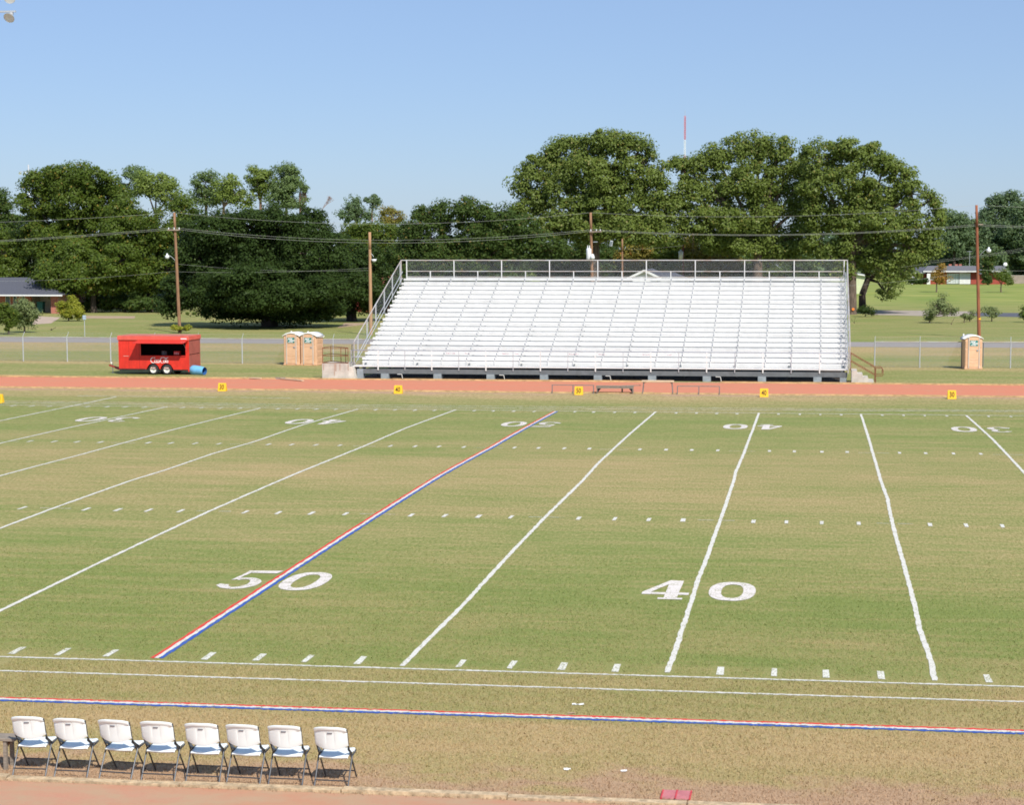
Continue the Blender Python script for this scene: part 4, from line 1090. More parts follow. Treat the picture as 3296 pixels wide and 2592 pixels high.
# leafless tree
def bare_tree(u, v, lab, Y=200):
    X, _ = bp(u, Y); t = empty('bare_tree', (X, Y, 0), 0, lab, 'tree')
    mb = MB()
    def grow(p, d, l, r, k):
        q = p+d*l; mb.tube(p, q, r, r*.7, 5, False)
        if k == 0: return
        for _ in range(3): grow(q, (d+Vector((random.uniform(-.5, .6), random.uniform(-.3, .3), random.uniform(-.2, .5)))).normalized(), l*.72, r*.62, k-1)
    z = A(u, v, Y)[2]
    mb.tube((0, 0, 0), (0, 0, z), .16, .09, 6); grow(Vector((0, 0, z)), Vector((.55, 0, .8)).normalized(), 1.0, .07, 4)
    mb.build('trunk', mat('dead_wood', (.34, .26, .24), .9, .1, 3.), t)
bare_tree(1030, 690, 'leafless grey tree poking above the right shoulder of the dark oak')
# --- far pines in the gap
tree('pine_tree', 'small distant round pine in the gap left of the bleachers', bp(1150, 300), wide([(1150,662,32,32),(1120,690,24,24),(1160,695,34,18)]), L_FAR, PINEB, .26, 1.1, 44, .25, group='distant pines in the gap', split=.8, dens=.85)
tree('pine_tree', 'tiny distant pine with a tuft on a thin bare trunk', bp(1200, 300), wide([(1202,644,17,17),(1200,662,10,10)]), L_FAR, PINEB, .24, .9, 44, .18, group='distant pines in the gap', split=.9, dens=.9)
tree('broadleaf_tree', 'browning sparse tree right of the tiny pine', bp(1258, 290), [(1235,690,20,20),(1262,684,26,20),(1292,696,18,18),(1260,712,40,12)], L_BROWN, PINEB, .22, .9, 34, .22, group='distant pines in the gap', split=.75, dens=.65)
tree('broadleaf_tree', 'yellowish green low tree behind the short utility pole', bp(1170, 190), [(1130,752,50,34),(1190,745,50,30),(1240,755,45,30),(1290,770,45,40),(1180,800,80,50),(1270,820,60,50)], L_MID, BARKD, .2, .9, 60, .3, group=GT)
# --- dark oaks behind the left of the stand
tree('dark_oak', 'dark bushy oak rising behind the left part of the bleachers', bp(1400, 165), [(1340,740,50,50),(1365,690,32,30),(1420,695,48,46),(1390,770,80,60),(1320,830,80,60),(1430,850,90,60),(1340,910,90,60),(1440,920,70,60)],
     L_DARK, BARKD, .18, .85, 62, .45, group=GT, dens=1.1)
tree('dark_oak', 'taller dark oak left of the great middle tree', bp(1540, 163), [(1495,690,52,50),(1555,698,45,46),(1610,710,38,50),(1520,770,70,60),(1610,790,65,65),(1530,860,85,60),(1640,870,70,70),(1700,800,50,60),(1690,735,56,50),(1640,740,50,50),(1760,800,60,50),(1570,930,90,50)],
     L_DARK, BARKD, .18, .85, 62, .45, group=GT, dens=1.1)
# --- three great oaks
tree('great_oak', 'great round green oak rising above the middle of the bleachers', bp(1915, 172), [(1688,590,34,48),(1730,548,42,48),(1788,500,46,50),(1852,478,48,46),(1928,466,56,46),(1998,472,50,46),(2062,475,36,32),(2078,520,30,35),
      (1735,640,52,40),(1700,675,44,40),(1770,735,70,46),(1810,590,62,60),(1905,560,80,66),(2010,570,75,66),(2100,600,50,60),(2125,560,26,34),(1835,680,72,52),(1945,670,90,60),(2060,680,72,58),(2140,680,48,55),(1900,740,80,45),(2020,745,80,45),(2110,750,50,45)],
     L_OAK, BARK, .20, 1.0, 66, .6, group='three great oaks behind the bleachers', dens=1.12, split=.42, limbs=10)
tree('great_oak', 'great oak right of the radio mast with a ragged left limb', bp(2440, 174), [(2192,545,32,36),(2245,535,42,42),(2310,515,46,46),(2375,478,44,42),(2440,475,46,44),(2505,485,42,46),(2550,520,34,45),(2220,620,50,56),(2310,620,66,60),(2410,580,70,70),
      (2500,590,62,66),(2590,560,34,60),(2585,660,48,62),(2580,760,46,56),(2160,655,36,36),(2250,710,62,52),(2350,710,76,56),(2460,700,80,66),(2310,780,70,42),(2420,795,80,45),(2520,800,60,50),(2200,745,40,40)],
     L_OAK, BARK, .20, 1.0, 66, .6, group='three great oaks behind the bleachers', dens=1.1, split=.42, limbs=10)
tree('great_oak', 'great oak at the right with its trunk showing past the stand', gb(2742, 1012), [(2615,500,44,44),(2680,495,48,44),(2735,478,50,46),(2795,500,46,44),(2850,530,46,46),(2900,570,44,44),(2935,625,36,48),(2630,590,62,62),(2730,590,76,72),(2830,630,76,66),
      (2640,690,66,62),(2740,710,80,66),(2850,730,80,62),(2930,710,50,62),(3005,640,26,36),(3012,710,34,56),(3000,790,44,50),(2930,810,56,50),(2830,830,70,48),(2720,810,60,46),(2640,790,52,50),(2880,900,42,30),(2705,870,30,24)],
     L_OAK, BARK, .20, 1.0, 64, .5, group='three great oaks behind the bleachers', dens=1.1, split=.40, limbs=10)
tree('great_oak', 'slimmer oak trunk right of the big one, leaning over the lawn', gb(2776, 1002), [(2800,820,50,40),(2870,865,52,34),(2760,770,50,40),(2925,880,36,28),(2850,945,30,14)], L_OAK, BARKD, .19, .9, 56, .42, group=GT, split=.45, lean=.6)
# --- understorey behind the stand
for u, v, ru, rv, m, lab in ((2045,800,48,60,L_BROWN,'yellowing small tree under the great middle oak'), (2142,812,56,52,L_MID,'bright green bush left of the small transformer pole'), (2255,800,66,62,L_BROWN,'golden brown tree behind the small transformer pole'),
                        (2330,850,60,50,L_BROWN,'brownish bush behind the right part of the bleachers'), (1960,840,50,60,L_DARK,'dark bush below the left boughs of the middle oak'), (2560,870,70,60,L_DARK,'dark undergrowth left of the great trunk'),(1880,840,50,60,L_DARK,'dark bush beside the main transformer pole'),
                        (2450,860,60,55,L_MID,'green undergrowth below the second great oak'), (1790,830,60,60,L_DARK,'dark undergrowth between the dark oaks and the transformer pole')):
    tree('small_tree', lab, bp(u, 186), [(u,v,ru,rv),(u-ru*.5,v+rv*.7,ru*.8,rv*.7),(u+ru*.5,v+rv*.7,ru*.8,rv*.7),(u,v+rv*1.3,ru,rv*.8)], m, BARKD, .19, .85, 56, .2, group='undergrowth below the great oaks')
# --- far right
GR = 'distant trees behind the red brick house'
FR = [(3070,700,40,40,'distant tree just right of the last great oak'),(3130,735,50,40,'low distant tree left of the right pole'),(3240,660,72,46,'tall round distant tree at the right edge'),(3330,690,70,60,'distant tree cut by the right edge'),
      (3200,760,60,50,'distant tree behind the right pole'),(3090,820,70,60,'dark distant tree above the left end of the red house'),(3180,845,60,55,'dark distant tree above the garage'),(3270,820,70,70,'dark distant tree above the right gable'),(3010,850,50,60,'dark distant tree left of the red house')]
for i, (u, v, ru, rv, lab) in enumerate(FR):
    tree('distant_tree', lab, bp(u, 385+8*(i % 3)), [(u,v,ru,rv),(u-ru*.5,v+rv*.9,ru*.9,rv*.9),(u+ru*.5,v+rv*.9,ru*.9,rv*.9),(u,v+rv*1.9,ru*1.1,rv)], L_FAR, BARKD, .36, 1.7, 58, .4, group=GR, dens=1.05, depth=.6)
tree('cypress', 'narrow dark evergreen standing in front of the red house', bp(3180, 338), [(3180,830,18,28),(3178,870,20,28),(3176,895,16,18)], L_DARK, BARKD, .24, .9, 60, .2)
x_, y_ = gb(2742, 1012)
t = empty('reflector', (x_+.12, y_-.62, A(2744, 995, y_)[2]), 0, 'small orange round reflector nailed to the great oak trunk', 'reflector')
MB().lathe([(0, -.03), (.15, -.03), (.16, 0), (0, .02)], 16, 'Y').build('disc', mat('orange_reflector', (.85, .25, .05), .4, .05, 4.), t)
# far wood closing the horizon
def far_wood():
    r = RNG; L = []
    for i in range(150):
        x = -260+4.0*i+random.uniform(-2, 2); y = 430+random.uniform(-15, 15); h = random.uniform(8, 13)
        L.append((x, y, h*.5, 6, 4, h*.5))
    pts, _ = crown_points(L, 2.2, 40, (.8, 1.0), .1, .7)
    tag(leaves_mesh('far_wood', pts, .55, L_FAR, None), 'distant belt of woodland closing the horizon', 'wood', None, 'stuff')
far_wood()
for u, v, ru, rv, Yq, lab in ((820,1000,55,42,152,'dark thicket behind the left boughs of the big oak'),(920,1000,60,44,154,'dark thicket behind the trunk of the big oak'),(1010,1000,55,42,156,'dark thicket behind the right boughs of the big oak'),(1085,995,45,46,162,'dark thicket left of the orange house'),
                               (300,960,60,48,182,'dark thicket behind the yellow green shrub'),(390,960,60,48,184,'dark thicket in the shade left of the pole'),(480,960,60,48,184,'dark thicket behind the leaning pole'),(560,960,50,48,180,'dark thicket right of the leaning pole')):
    tree('thicket', lab, bp(u, Yq), [(u,v,ru,rv),(u-ru*.6,v+8,ru*.7,rv*.8),(u+ru*.6,v+8,ru*.7,rv*.8),(u,v-rv*.9,ru*.9,rv*.8)], L_LIVE, BARKD, .2, .85, 52, .15, 'thicket', group='dark thickets under the trees')
# shadowed undergrowth edge behind the left lawn
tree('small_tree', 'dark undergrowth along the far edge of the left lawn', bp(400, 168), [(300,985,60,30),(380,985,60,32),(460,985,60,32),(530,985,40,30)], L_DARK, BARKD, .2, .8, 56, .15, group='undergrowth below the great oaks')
# --- shrubs and saplings
GS = 'shrubs and saplings on the lawns'
tree('crape_myrtle', 'multi stemmed shrub tree at the left edge in front of the house', gb(28, 1077), [(15,1000,30,26),(-10,1015,30,26),(32,1020,26,24),(28,1048,16,18)], L_MID, BARKD, .10, .42, 60, .08, 'shrub', group=GS)
tree('crape_myrtle', 'greyish shrub tree in front of the house windows', gb(79, 1071), [(75,990,34,24),(100,1005,24,26),(60,1015,26,26),(80,1040,20,22)], L_GREY, BARKD, .10, .42, 56, .08, 'shrub', group=GS)
tree('shrub', 'yellow green shrub at the right corner of the carport', gb(221, 1034), [(228,965,14,16),(205,990,20,20),(240,985,20,22),(225,1012,34,20),(250,1012,18,18)], L_YEL, BARKD, .11, .42, 58, .07, 'shrub', group=GS)
tree('shrub', 'low dark green mound of foliage on the left lawn', gb(166, 1064), [(158,1060,18,6),(178,1060,14,6)], L_MID, BARKD, .09, .3, 70, .03, 'shrub', group=GS)
tree('shrub', 'golden green shrub round the foot of the utility pole', gb(583, 1073), [(572,1060,16,12),(594,1060,16,13),(582,1065,22,10)], L_YEL, BARKD, .09, .35, 80, .04, 'shrub', group=GS)
tree('shrub', 'low green mound behind the utility pole', gb(613, 1020), [(600,1014,14,6),(622,1013,16,7)], L_MID, BARKD, .1, .35, 60, .03, 'shrub', group=GS)
tree('sapling', 'slim orange leaved tree in front of the red house', gb(3014, 941), [(3028,868,16,18),(3012,895,18,18),(3040,905,18,18)], L_ORAN, BARK, .17, .7, 34, .12, 'sapling', group=GS, dens=.8)
tree('sapling', 'small green tree right of the pole in front of the red house', gb(3222, 941), [(3215,895,18,16),(3245,905,20,14),(3225,880,16,12)], L_MID, BARK, .17, .7, 46, .12, 'sapling', group=GS)
tree('sapling', 'bushy leaning sapling in the middle of the right lawn', gb(2992, 1040), [(3032,958,16,14),(3018,985,22,16),(2998,1010,22,16),(3042,998,20,15),(3074,1006,16,12),(2985,1025,14,8)], L_GREY, BARK, .11, .5, 46, .07, 'sapling', group=GS, dens=.85)
tree('sapling', 'sparse sapling right of the pole on the right lawn', gb(3192, 1035), [(3182,1000,16,12),(3205,1008,14,12),(3190,1020,14,8)], L_GREY, BARK, .11, .45, 40, .06, 'sapling', group=GS, dens=.8)
tree('sapling', 'tiny thin sapling left of the pole', gb(3104, 1040), [(3106,1018,9,10),(3104,1030,5,7)], L_GREY, BARK, .10, .35, 34, .04, 'sapling', group=GS, dens=.8)
tree('sapling', 'small leafy sapling close to the left of the pole', gb(3122, 1036), [(3126,1014,12,10),(3120,1026,8,7)], L_GREY, BARK, .10, .38, 40, .04, 'sapling', group=GS, dens=.8)
tree('sapling', 'little sprout in front of the leaning sapling', gb(3063, 1045), [(3064,1036,5,7)], L_GREY, BARK, .09, .3, 30, .03, 'sapling', group=GS)
tree('shrub', 'dark rounded shrub at the foot of the great trunk', gb(2785, 1020), [(2778,1004,18,14),(2798,1006,15,12),(2826,1014,13,6)], L_LIVE, BARKD, .12, .45, 70, .05, 'shrub', group=GS)
tree('flower_bed', 'orange and green flower clump beside the bleacher corner', gb(2750, 1041), [(2740,1036,9,4),(2758,1036,10,4)], L_ORAN, BARKD, .08, .25, 60, .02, 'flowers', group=GS)
tree('shrub', 'clipped dark hedge in front of the red house', bp(2945, 341), [(2935,905,14,7),(2957,905,14,7),(2975,903,9,8)], L_LIVE, BARKD, .2, .6, 60, .05, 'hedge', group=GS)
tree('shrub', 'sapling cut by the right edge of the photograph', gb(3306, 1038), [(3302,1010,14,20),(3312,1025,12,10)], L_MID, BARKD, .11, .42, 50, .05, 'sapling', group=GS)
print('leaf faces', NF[0])

# ------------------------------------------------------------------ houses
def wall(mb, x0, x1, y, z0, z1, th=.2): mb.box(x0, x1, y, y+th, z0, z1)
def build_left_house():
    Y = 163.; X = A(188, 1000, Y)[0]; t = empty('brick_house', (X, Y, 0), 0, 'low brick house with a dark hipped roof and open carport at the left edge', 'house')
    def lx(u): return A(u, 960, Y)[0]-X
    H = 2.12; xl = -24.
    c0, c1 = lx(86), lx(163)    # carport opening
    MB().box(c1, 0, 0, .3, 0, H).build('brick_pier', BRICK, t)
    MB().box(xl, c0, 1.2, 1.45, 0, H).build('wall', BRICK, t)
    MB().box(c0, c1, 3.4, 3.6, 0, H).box(c1, c1+.1, .31, 3.4, 0, H).box(c0-.1, c0, 1.46, 6, 0, H).build('carport_wall', CREAM, t)
    MB().box(0-.25, 0, .31, 7.5, 0, H).box(xl, 0, 7.5, 7.7, 0, H).build('side_wall', BRICK, t)
    MB().box(xl, 0, .0, 7.6, H, H+.05).build('ceiling', CREAM, t)
    for u0, u1 in ((2, 18), (27, 40), (55, 66)):
        a, b = lx(u0), lx(u1); f = MB().box(a, b, 1.16, 1.2, .8, 1.95).build('window', WALLW, t)
        MB().box(a+.06, b-.06, 1.14, 1.158, 0.86, 1.9).build('pane', GLASS, f)
    ex = lx(213); e0, e1, z0 = -1.0, 8.4, H+.05
    hx = lx(68); zr = A(60, 893, Y+3.7)[2]; ym = 3.7
    MB().add([(xl, e0, z0), (ex, e0, z0), (ex, e1, z0), (xl, e1, z0), (xl, ym, zr), (hx, ym, zr)], [(0, 1, 5, 4), (1, 2, 5), (2, 3, 4, 5), (0, 3, 2, 1)]).build('roof', SHING, t)
    MB().box(xl, ex, e0-.03, e0, z0-.14, z0+.02).build('fascia', WALLW, t)
    b = empty('wheelie_bin', (A(133, 1018, Y+1)[0], Y+1., 0), 0, 'dark green wheeled bin in the open carport', 'bin')
    MB().add([(-.28, -.3, .05), (.28, -.3, .05), (.25, .3, .05), (-.25, .3, .05), (-.36, -.36, 1.25), (.36, -.36, 1.25), (.36, .36, 1.25), (-.36, .36, 1.25)],
             [(3,2,1,0),(4,5,6,7),(0,1,5,4),(1,2,6,5),(2,3,7,6),(3,0,4,7)]).build('body', BIN, b)
    MB().box(-.38, .38, -.40, .40, 1.252, 1.34).build('lid', BIN, b, bevel=.03)
    MB().tube((-.3, .3, .12), (-.2, .3, .12), .12).tube((.2, .3, .12), (.3, .3, .12), .12).build('wheels', TYRE, b)
build_left_house()
def build_red_house():
    Y = 345.; X = A(2976, 905, Y)[0]; t = empty('ranch_house', (X, Y, 0), 0, 'long low red brick house with a grey roof and white garage doors on the right', 'house')
    def lx(u): return A(u, 905, Y)[0]-X
    H = 2.75; a, b = lx(2985), lx(3238)
    g0, g1 = lx(3046), lx(3125)
    MB().box(a, g0, 0, .3, 0, H).box(g1, b, 0, .3, 0, H).box(g0, g1, .05, .3, 2.3, H).build('wall', BRICKR, t)
    MB().box(lx(2932), a, 1.5, 1.8, 0, 2.4).box(a, b, 8, 8.3, 0, H).box(b-.3, b, .3, 8, 0, H).build('wing_wall', BRICKR, t)
    MB().box(g0+.1, lx(3088)-.1, -.02, .06, .1, 2.3).build('sliding_window', mat('pale_glazing', (.55, .60, .58), .35, .12, 1.5), t)
    for k in range(1, 5):
        x = g0+.1+(lx(3088)-g0-.2)*k/5; MB().box(x-.04, x+.04, -.05, -.021, .1, 2.3).build('mullion', WALLW, t)
    MB().box(lx(3088), g1-.1, -.03, .05, .05, 2.35).build('garage_door', WALLW, t)
    for u in (2937, 2988): MB().box(lx(u)-.35, lx(u)+.35, -1.0, -.6, 0, 2.3).build('column', WALLW, t)
    f = MB().box(lx(2992), lx(3010), -.04, .0, .9, 2.2).build('window', WALLW, t); MB().box(lx(2993), lx(3009), -.06, -.041, 1.0, 2.1).build('pane', GLASS, f)
    z0 = H+.02; zr = A(3100, 855.7, Y+4)[2]; e0, e1 = -1.2, 9.2; r0, r1 = lx(2970), lx(3242)
    MB().add([(r0, e0, z0), (r1, e0, z0), (r1, e1, z0), (r0, e1, z0), (r0+1.2, 4, zr), (r1-.3, 4, zr)], [(0, 1, 5, 4), (1, 2, 5), (2, 3, 4, 5), (3, 0, 4), (0, 3, 2, 1)]).build('roof', mat('grey_shingles', (.15, .15, .165), .9, .1, 3.), t)
    MB().box(r0, r1, e0-.05, e0, z0-.22, z0+.03).build('fascia', WALLW, t)
    MB().add([(lx(2925), -.2, 2.42), (r0+.5, -.2, 2.42), (r0+.5, 5, 2.42), (lx(2925), 5, 2.42), (lx(2945), 3, 3.6), (r0+.5, 3, 3.6)], [(0, 1, 5, 4), (3, 0, 4), (2, 3, 4, 5), (0, 3, 2, 1)]).build('wing_roof', SHING, t)
    MB().box(lx(2925), r0+.5, -.25, -.2, 2.25, 2.45).build('wing_fascia', WALLW, t)
    MB().tube((lx(3125), 4, zr-.2), (lx(3125), 4, zr+3.1), .04, None, 6).box(lx(3125)-.5, lx(3125)+.5, 3.97, 4.03, zr+3.0, zr+3.06).build('tv_antenna', GALV, t)
    MB().lathe([(0, 0), (.25, .03), (.42, .12)], 14, 'Y', (lx(3240), 3, zr+.3)).build('satellite_dish', WHITE, t)
    for u in (3063, 3083, 3096): MB().box(lx(u)-.3, lx(u)+.3, 4.5, 5.1, zr-.3, zr+.35).build('chimney', BRICK, t)
    # garden wall
    w_ = empty('garden_wall', (A(3253, 905, 352)[0], 352, 0), 0, 'plain tan garden wall at the right end of the red house', 'wall')
    MB().box(0, 12, 0, .2, 0, 1.7).build('panel', mat('tan_wall', (.36, .30, .25), .9, .1, 1.), w_); MB().box(0, 12, -.03, .23, 1.702, 1.78).build('coping', CONC, w_)
build_red_house()
def gable_house(name, lab, u0, u1, Y, zt_px, wallm, roofm, eave, depth=9., front=True):
    x0, x1 = A(u0, 880, Y)[0], A(u1, 880, Y)[0]; X = (x0+x1)/2; L = (x1-x0)/2
    t = empty(name, (X, Y, 0), 0, lab, 'house'); zt = A((u0+u1)/2, zt_px, Y)[2]
    MB().prism([(-L, 0), (L, 0), (L, eave), (0, zt-.1), (-L, eave)], 0, depth).build('wall', wallm, t)
    k = (zt-eave)/L
    for s in (-1, 1):
        MB().add([(0, -.35, zt), (s*(L+.5), -.35, eave-.5*k), (s*(L+.5), depth+.3, eave-.5*k), (0, depth+.3, zt), (0, -.35, zt+.12), (s*(L+.5), -.35, eave-.5*k+.12), (s*(L+.5), depth+.3, eave-.5*k+.12), (0, depth+.3, zt+.12)],
                 [(0,1,2,3),(7,6,5,4),(0,4,5,1),(1,5,6,2),(2,6,7,3),(3,7,4,0)]).build('roof', roofm, t)
        MB().bar((0, -.40, zt+.0), (s*(L+.5), -.40, eave-.5*k), .06, .22).build('bargeboard', WALLW, t)
    w2 = MB().box(-.8, -.0, -.06, -.01, 1., 2.2).build('window', WALLW, t); MB().box(-.75, -.05, -.08, -.061, 1.05, 2.15).build('pane', GLASS, w2)
    return t, L
t, L = gable_house('white_house', 'white gabled house end seen through the back rail of the bleachers', 2036, 2114, 150, 871, WALLW, SHING, 4.55)
MB().add([(L+.3, .5, 4.2), (L+3.0, .5, 4.1), (L+3.0, 8, 4.1), (L*.2, 4, 5.0), (L+1.6, 4, 4.9)], [(0, 1, 4, 3), (1, 2, 4)]).build('side_roof', SHING, t)
MB().box(L+.02, L+2.8, .6, 7, 0, 4.05).build('side_wing', WALLW, t)
gable_house('green_house', 'pale green house glimpsed between the two oak trunks', 2722, 2790, 262, 882, GREENW, SHING, 3.0)
gable_house('grey_house', 'grey roofed house seen through the right end of the back rail', 2462, 2530, 240, 854, BRICK, mat('grey_shingles', (.15, .15, .165)), 3.6)
# glimpse of the brick house and porch under the dark oak
def build_mid_house():
    Y = 172.; X = A(1110, 1040, Y)[0]; t = empty('orange_brick_house', (X, Y, 0), 0, 'orange brick house glimpsed under the trees left of the bleachers', 'house')
    MB().box(.6, 9, 0, 6, 0, 2.7).build('wall', brick_mat('orange_brick', (.62, .22, .10), (.50, .17, .08), (.5, .4, .3)), t)
    MB().add([(0, -.8, 2.72), (9.5, -.8, 2.72), (9.5, 6.8, 2.72), (0, 6.8, 2.72), (2, 3, 4.3), (8, 3, 4.3)], [(0, 1, 5, 4), (1, 2, 5), (2, 3, 4, 5), (3, 0, 4), (0, 3, 2, 1)]).build('roof', mat('rusty_roof', (.32, .13, .08), .9, .12, 1.), t)
    MB().box(1.1, 2.0, -.05, -.01, 0, 2.1).build('door', mat('dark_red_door', (.25, .03, .03), .6), t)
    f = MB().box(3.4, 4.6, -.05, -.01, 1.0, 2.1).build('window', WALLW, t); MB().box(3.5, 4.5, -.07, -.051, 1.08, 2.02).build('pane', GLASS, f)
    s = empty('garden_seat', (A(1113, 1040, 168)[0], 168, 0), 0, 'wooden garden seat on the bright patch of dirt beside the orange house', 'seat')
    MB().box(0, .9, 0, .5, .40, .46).build('seat', SEATW, s)
    MB().box(-.02, .06, .42, .5, 0, 1.15).build('backrest_post', SEATW, s)
    for x in (0, .84): MB().box(x, x+.06, 0, .06, 0, .40).build('leg', SEATW, s)
build_mid_house()
gsheet('path', [(1085,1056),(1170,1046),(1190,1040),(1110,1040)], DIRT, .008, 'bright dirt patch under the oak behind the bleachers')

# ------------------------------------------------------------------ utility poles and wires
YP = 119.
def pole(u, v_top, Y, lab, m=WOODP, r=.15, u_top=None, group='utility poles'):
    X = A(u, 1000, Y)[0]; xt, _, zt = A(u if u_top is None else u_top, v_top, Y)
    t = empty('utility_pole', (X, Y, 0), 0, lab, 'utility pole', group)
    mb = MB(); n = 6; 
    for i in range(n):
        a, b = i/n, (i+1)/n
        mb.tube(((xt-X)*a, 0, zt*a-.05*(i == 0)), ((xt-X)*b, 0, zt*b), r*(1-.30*a), r*(1-.30*b), 10, i == n-1)
    mb.build('shaft', m, t, True)
    return t, X, xt, zt
t1, X1p, xt1, zt1 = pole(577, 684, YP, 'leaning brown utility pole with a street lamp left of the dark oak', u_top=561)
zA = A(565, 740, YP)[2]
MB().bar((-.6+xt1-X1p, -.12, zA), (.5+xt1-X1p, -.12, zA), .09, .12).build('crossarm', WOODG, t1)
for dx in (-.5, .0, .45): MB().tube((dx+xt1-X1p, -.12, zA+.06), (dx+xt1-X1p, -.12, zA+.22), .05, .03).build('insulator', PORC, t1)
def lamp(t, x, z, sgn, y=-.3):
    MB().path([(x, 0, z-.45), (x+sgn*.35, y*.6, z-.05), (x+sgn*.62, y, z+.08)], .022, 6).build('lamp_arm', GALV, t)
    MB().lathe([(.0, .28), (.06, .27), (.09, .12), (.17, .08), (.19, -.02), (.16, -.16), (.0, -.20)], 14, 'Z', (x+sgn*.68, y, z-.05)).build('lamp_head', PORC, t, True)
lamp(t1, -.2, A(548, 824, YP)[2], -1)
t2, X2p, xt2, zt2 = pole(1193, 747, YP-2, 'plain shorter pole standing alone at the left end of the bleachers', mat('pale_pole_wood', (.48, .28, .15), .9, .15, 2.5, stretch=(6, 6, .5)), .16, 1190)
MB().path([(.1, 0, A(1200, 815, YP)[2]), (.35, -.1, A(1200, 826, YP)[2])], .02, 6).build('lamp_arm', GALV, t2)
MB().lathe([(0, .14), (.1, .1), (.24, .12), (.16, -.08), (0, -.14)], 14, 'Z', (.38, -.12, A(1200, 838, YP)[2])).build('lamp_head', PORC, t2, True)
t3, X3p, xt3, zt3 = pole(1910, 684, YP, 'transformer pole rising behind the middle of the bleachers', u_top=1901)
zB = A(1905, 746, YP)[2]
MB().bar((-.3, -.14, zB), (.75, -.6, zB+.02), .09, .13).build('crossarm', WOODG, t3)
for dx in (-.2, .3, .65): MB().tube((dx, -.2-dx*.4, zB+.06), (dx, -.2-dx*.4, zB+.22), .05, .03).build('insulator', PORC, t3)
zt_ = A(1895, 815, YP)[2]
tr = MB().lathe([(0, -.52), (.20, -.52), (.22, -.48), (.22, .32), (.20, .38), (0, .42)], 16, 'Z', (-.36, -.18, zt_)).build('transformer', PORC, t3, True)
for dx in (-.46, -.30): MB().tube((dx, -.2, zt_+.38), (dx, -.2, zt_+.66), .05, .035).build('bushing', PORC, tr)
MB().lathe([(0, .3), (.1, .25), (.2, 0), (.18, -.15), (0, -.2)], 14, 'Z', (-.02, -.42, A(1904, 828, YP)[2])).build('lamp_head', PORC, t3, True)
fx, fz = A(1928, 779, YP)[0]-X3p, A(1928, 779, YP)[2]
MB().bar((0, -.1, fz), (fx-.1, -.2, fz+.02), .06, .06).build('floodlight_arm', GALV, t3)
fl = MB().box(fx-.12, fx+.10, -.5, -.2, fz-.22, fz+.26).build('floodlight', GALV, t3, bevel=.03); fl.rotation_euler = (0, R(8), 0)
MB().box(fx-.06, fx+.05, -.52, -.505, fz-.14, fz+.18).build('floodlight_glass', GLASS, fl)
t4, X4p, xt4, zt4 = pole(3153, 660, YP-1, 'reddish utility pole with a street lamp behind the lone toilet', mat('red_pole_wood', (.34, .12, .06), .9, .2, 2.5, stretch=(6, 6, .5)), .15, 3143)
lamp(t4, -.05, A(3148, 808, YP)[2]+.1, 1, -.25)
MB().bar((-.25, -.1, A(3145, 723, YP)[2]), (.15, -.1, A(3145, 723, YP)[2]), .08, .1).build('crossarm', WOODG, t4)
MB().tube((-.03, 0, A(3150, 1025, YP)[2]-.06), (-.03, 0, A(3150, 1025, YP)[2]+.06), .158).build('tag', YEL, t4)
for zz in (A(3150, 868, YP)[2], A(3150, 880, YP)[2]): MB().tube((-.03, 0, zz-.04), (-.03, 0, zz+.04), .15).build('band', BLACKST, t4)
t5, *_ = pole(2003, 769, 165, 'thin distant pole right of the transformer pole', WOODP, .13)
t6, X6p, xt6, zt6 = pole(2199, 787, 178, 'slim distant pole carrying a small white transformer', mat('dark_red_pole', (.20, .07, .06), .9), .11)
MB().lathe([(0, -.55), (.26, -.5), (.28, .38), (.1, .45), (.08, .6), (0, .62)], 12, 'Z', (-.30, -.1, A(2193, 820, 178)[2])).build('transformer', PORC, t6, True)
t7, *_ = pole(2231, 742, 185, 'grey distant pole partly hidden by leaves', WOODG, .16)
t8, *_ = pole(28, 828, 190, 'brown pole behind the roof of the left house', WOODP, .19)
def wire(p, q, sag, lab, r=.0095, m=None, n=20, g=None):
    p, q = Vector(p), Vector(q); mb = MB()
    P = [p.lerp(q, i/n)-Vector((0, 0, 4*sag*(i/n)*(1-i/n))) for i in range(n+1)]
    mb.path([v-p for v in P], r, 4); o = mb.build('power_line', m or WIRE, None, loc=p); tag(o, lab, 'power line', g or 'overhead wires')
XL, XR = X1p-34, X4p+34
T = lambda x, z, y=YP: (x, y, z)
zlt = A(0, 716, YP)[2]-.1
wire(T(XL, zlt), T(xt1, zt1), .35, 'single top wire left of the leaning pole')
wire(T(xt1, zt1), T(xt3, zt3), .98, 'single top wire between the leaning pole and the transformer pole')
wire(T(xt3, zt3), T(xt4, zt4, YP-1), .62, 'single top wire from the transformer pole to the right pole')
wire(T(xt4, zt4, YP-1), T(XR, zt4-.6), .3, 'single top wire right of the right pole')
zL2 = A(0, 780, YP)[2]; zz1 = zA+.2; zz3 = zB+.2; zz4 = A(3145, 723, YP)[2]
for k, dz in enumerate((0, -.12)):
    nm = ('upper', 'lower')[k]
    wire(T(XL, zL2+dz*.6-.4), T(xt1+.2*k, zz1+dz), .30, nm+' strand of the pair left of the leaning pole', .0105)
    wire(T(xt1, zz1+dz), T(X3p, zz3+dz), 1.0+.12*k, nm+' strand of the pair between the leaning and transformer poles', .0105)
    wire(T(X3p+.3*k, zz3+dz), T(xt4, zz4+dz, YP-1), .62-.05*k, nm+' strand of the pair from the transformer pole to the right pole', .0105)
    wire(T(xt4, zz4+dz, YP-1), T(XR, zz4+dz-.3), .3, nm+' strand of the pair right of the right pole', .0105)
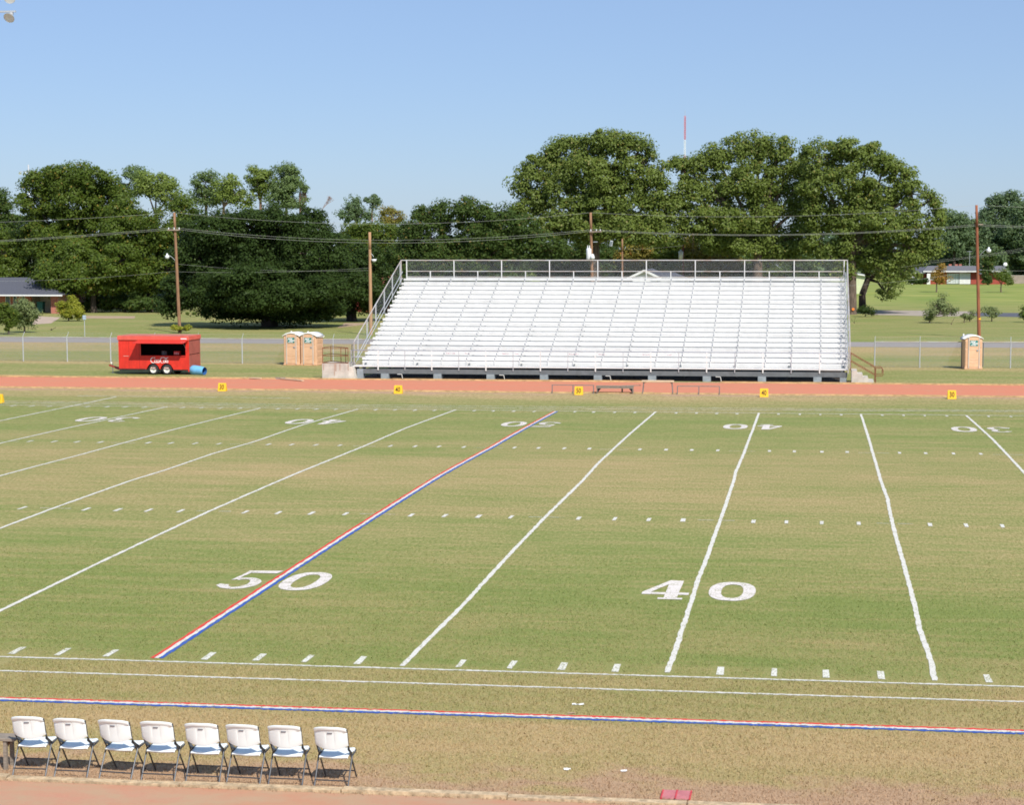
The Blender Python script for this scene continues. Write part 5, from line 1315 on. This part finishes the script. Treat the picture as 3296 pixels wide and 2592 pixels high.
# thin service drops
for (ua, va), (ub, vb), Yw, sg, lab in (((2600,985-60),(3146,870),130,.3,'thin low wire from the great oak to the right pole'), ((3146,868),(3400,868),119,.1,'thin low wire leaving the right pole'),
        ((2990,840),(3400,788),150,.1,'slanting wire passing above the garage'), ((2990,845),(3400,793),152,.1,'second slanting wire just below the first'), ((2900,860),(3400,776),160,.2,'highest slanting wire over the red house'),
        ((574,850),(1193,870),125,.3,'thin wire crossing in front of the dark oak'), ((574,875),(1193,862),124,.2,'faint wire below it in front of the dark oak'), ((0,905),(574,872),126,.2,'thin wire passing in front of the left trees'),
        ((2003,803),(2199,790),170,.1,'short wire from the thin pole to the small transformer')):
    wire(A(ua, va, Yw), A(ub, vb, Yw), sg, lab, .007, WIRE)

# mail post on the left lawn, and a hydrant like stub
x, y, _ = G(273, 1084); t = empty('sign_post', (x, y, 0), 0, 'thin grey post with a pale blue box on top on the left lawn', 'post')
MB().tube((0, 0, 0), (0, 0, 1.42), .03).build('post', GALV, t)
MB().box(-.13, .13, -.1, .1, 1.42, 1.80).build('box', mat('pale_blue_box', (.45, .55, .62), .5), t, bevel=.04)

# radio mast
Ym = 760; Xm, _, zm = A(2205, 372, Ym); t = empty('radio_mast', (Xm, Ym, 0), 0, 'tall thin red and white lattice radio mast between the great oaks', 'mast')
zb_ = [0, 20, A(2205, 570, Ym)[2], A(2205, 500, Ym)[2], A(2205, 449, Ym)[2], zm]
cols = [REDM, WHM, REDM, WHM, REDM]
for i in range(5):
    a, b = zb_[i], zb_[i+1]; mb = MB(); s = .32
    for sx, sy in ((-s, -s), (s, -s), (0, s)): mb.tube((sx, sy, a), (sx, sy, b), .10, None, 4)
    z = a; k = 0
    while z < b-.9:
        P = [(-s, -s), (s, -s), (0, s)]
        for j in range(3):
            p, q = P[j], P[(j+1) % 3]; mb.tube((*p, z), (*q, z+.9), .04, None, 4, False)
        z += .9
    mb.build('mast_section', cols[i], t)
MB().tube((0, 0, zm), (0, 0, zm+2.5), .08).build('aerial', GALV, t)

# stadium floodlights
def flood(u, v, Y, lab, rows, k, xoff, lum):
    X, _, z = A(u, v, Y); t = empty('floodlight_pole', (X+xoff, Y, 0), 0, lab, 'floodlight', 'stadium floodlight poles')
    MB().tube((0, 0, 0), (0, 0, z+1.6), .28, .16, 12).build('mast', GALV, t, True)
    for r in range(rows):
        zz = z+r*1.05
        MB().bar((-k*.45, -.2, zz+.25), (k*.45, -.2, zz+.25), .10, .10).build('crossarm', GALV, t)
        for j in range(k):
            x = -k*.45+.25+j*.9*(k*.9-.5)/(k-1)/.9
            h = MB().lathe([(0, .28), (.10, .26), (.12, .08), (.26, -.18), (.29, -.26)], 16, 'Z').build('lamp', lum, t, True)
            h.location = (x, -.35, zz); h.rotation_euler = (R(-52), R(random.uniform(-30, 30)), 0)
            g = MB().lathe([(0, -.23), (.31, -.245)], 16, 'Z').build('lens', PORC, h)
            MB().bar((x, -.2, zz+.2), (x, -.33, zz+.1), .05, .05).build('bracket', BLACKST, t)
flood(40, 52, 66.0, 'grey stadium floodlight cluster in the top left corner', 2, 5, -1.95, GALV)
flood(92, 556, 300.0, 'small distant white floodlight head above the left trees', 1, 4, 0, ROOFW)
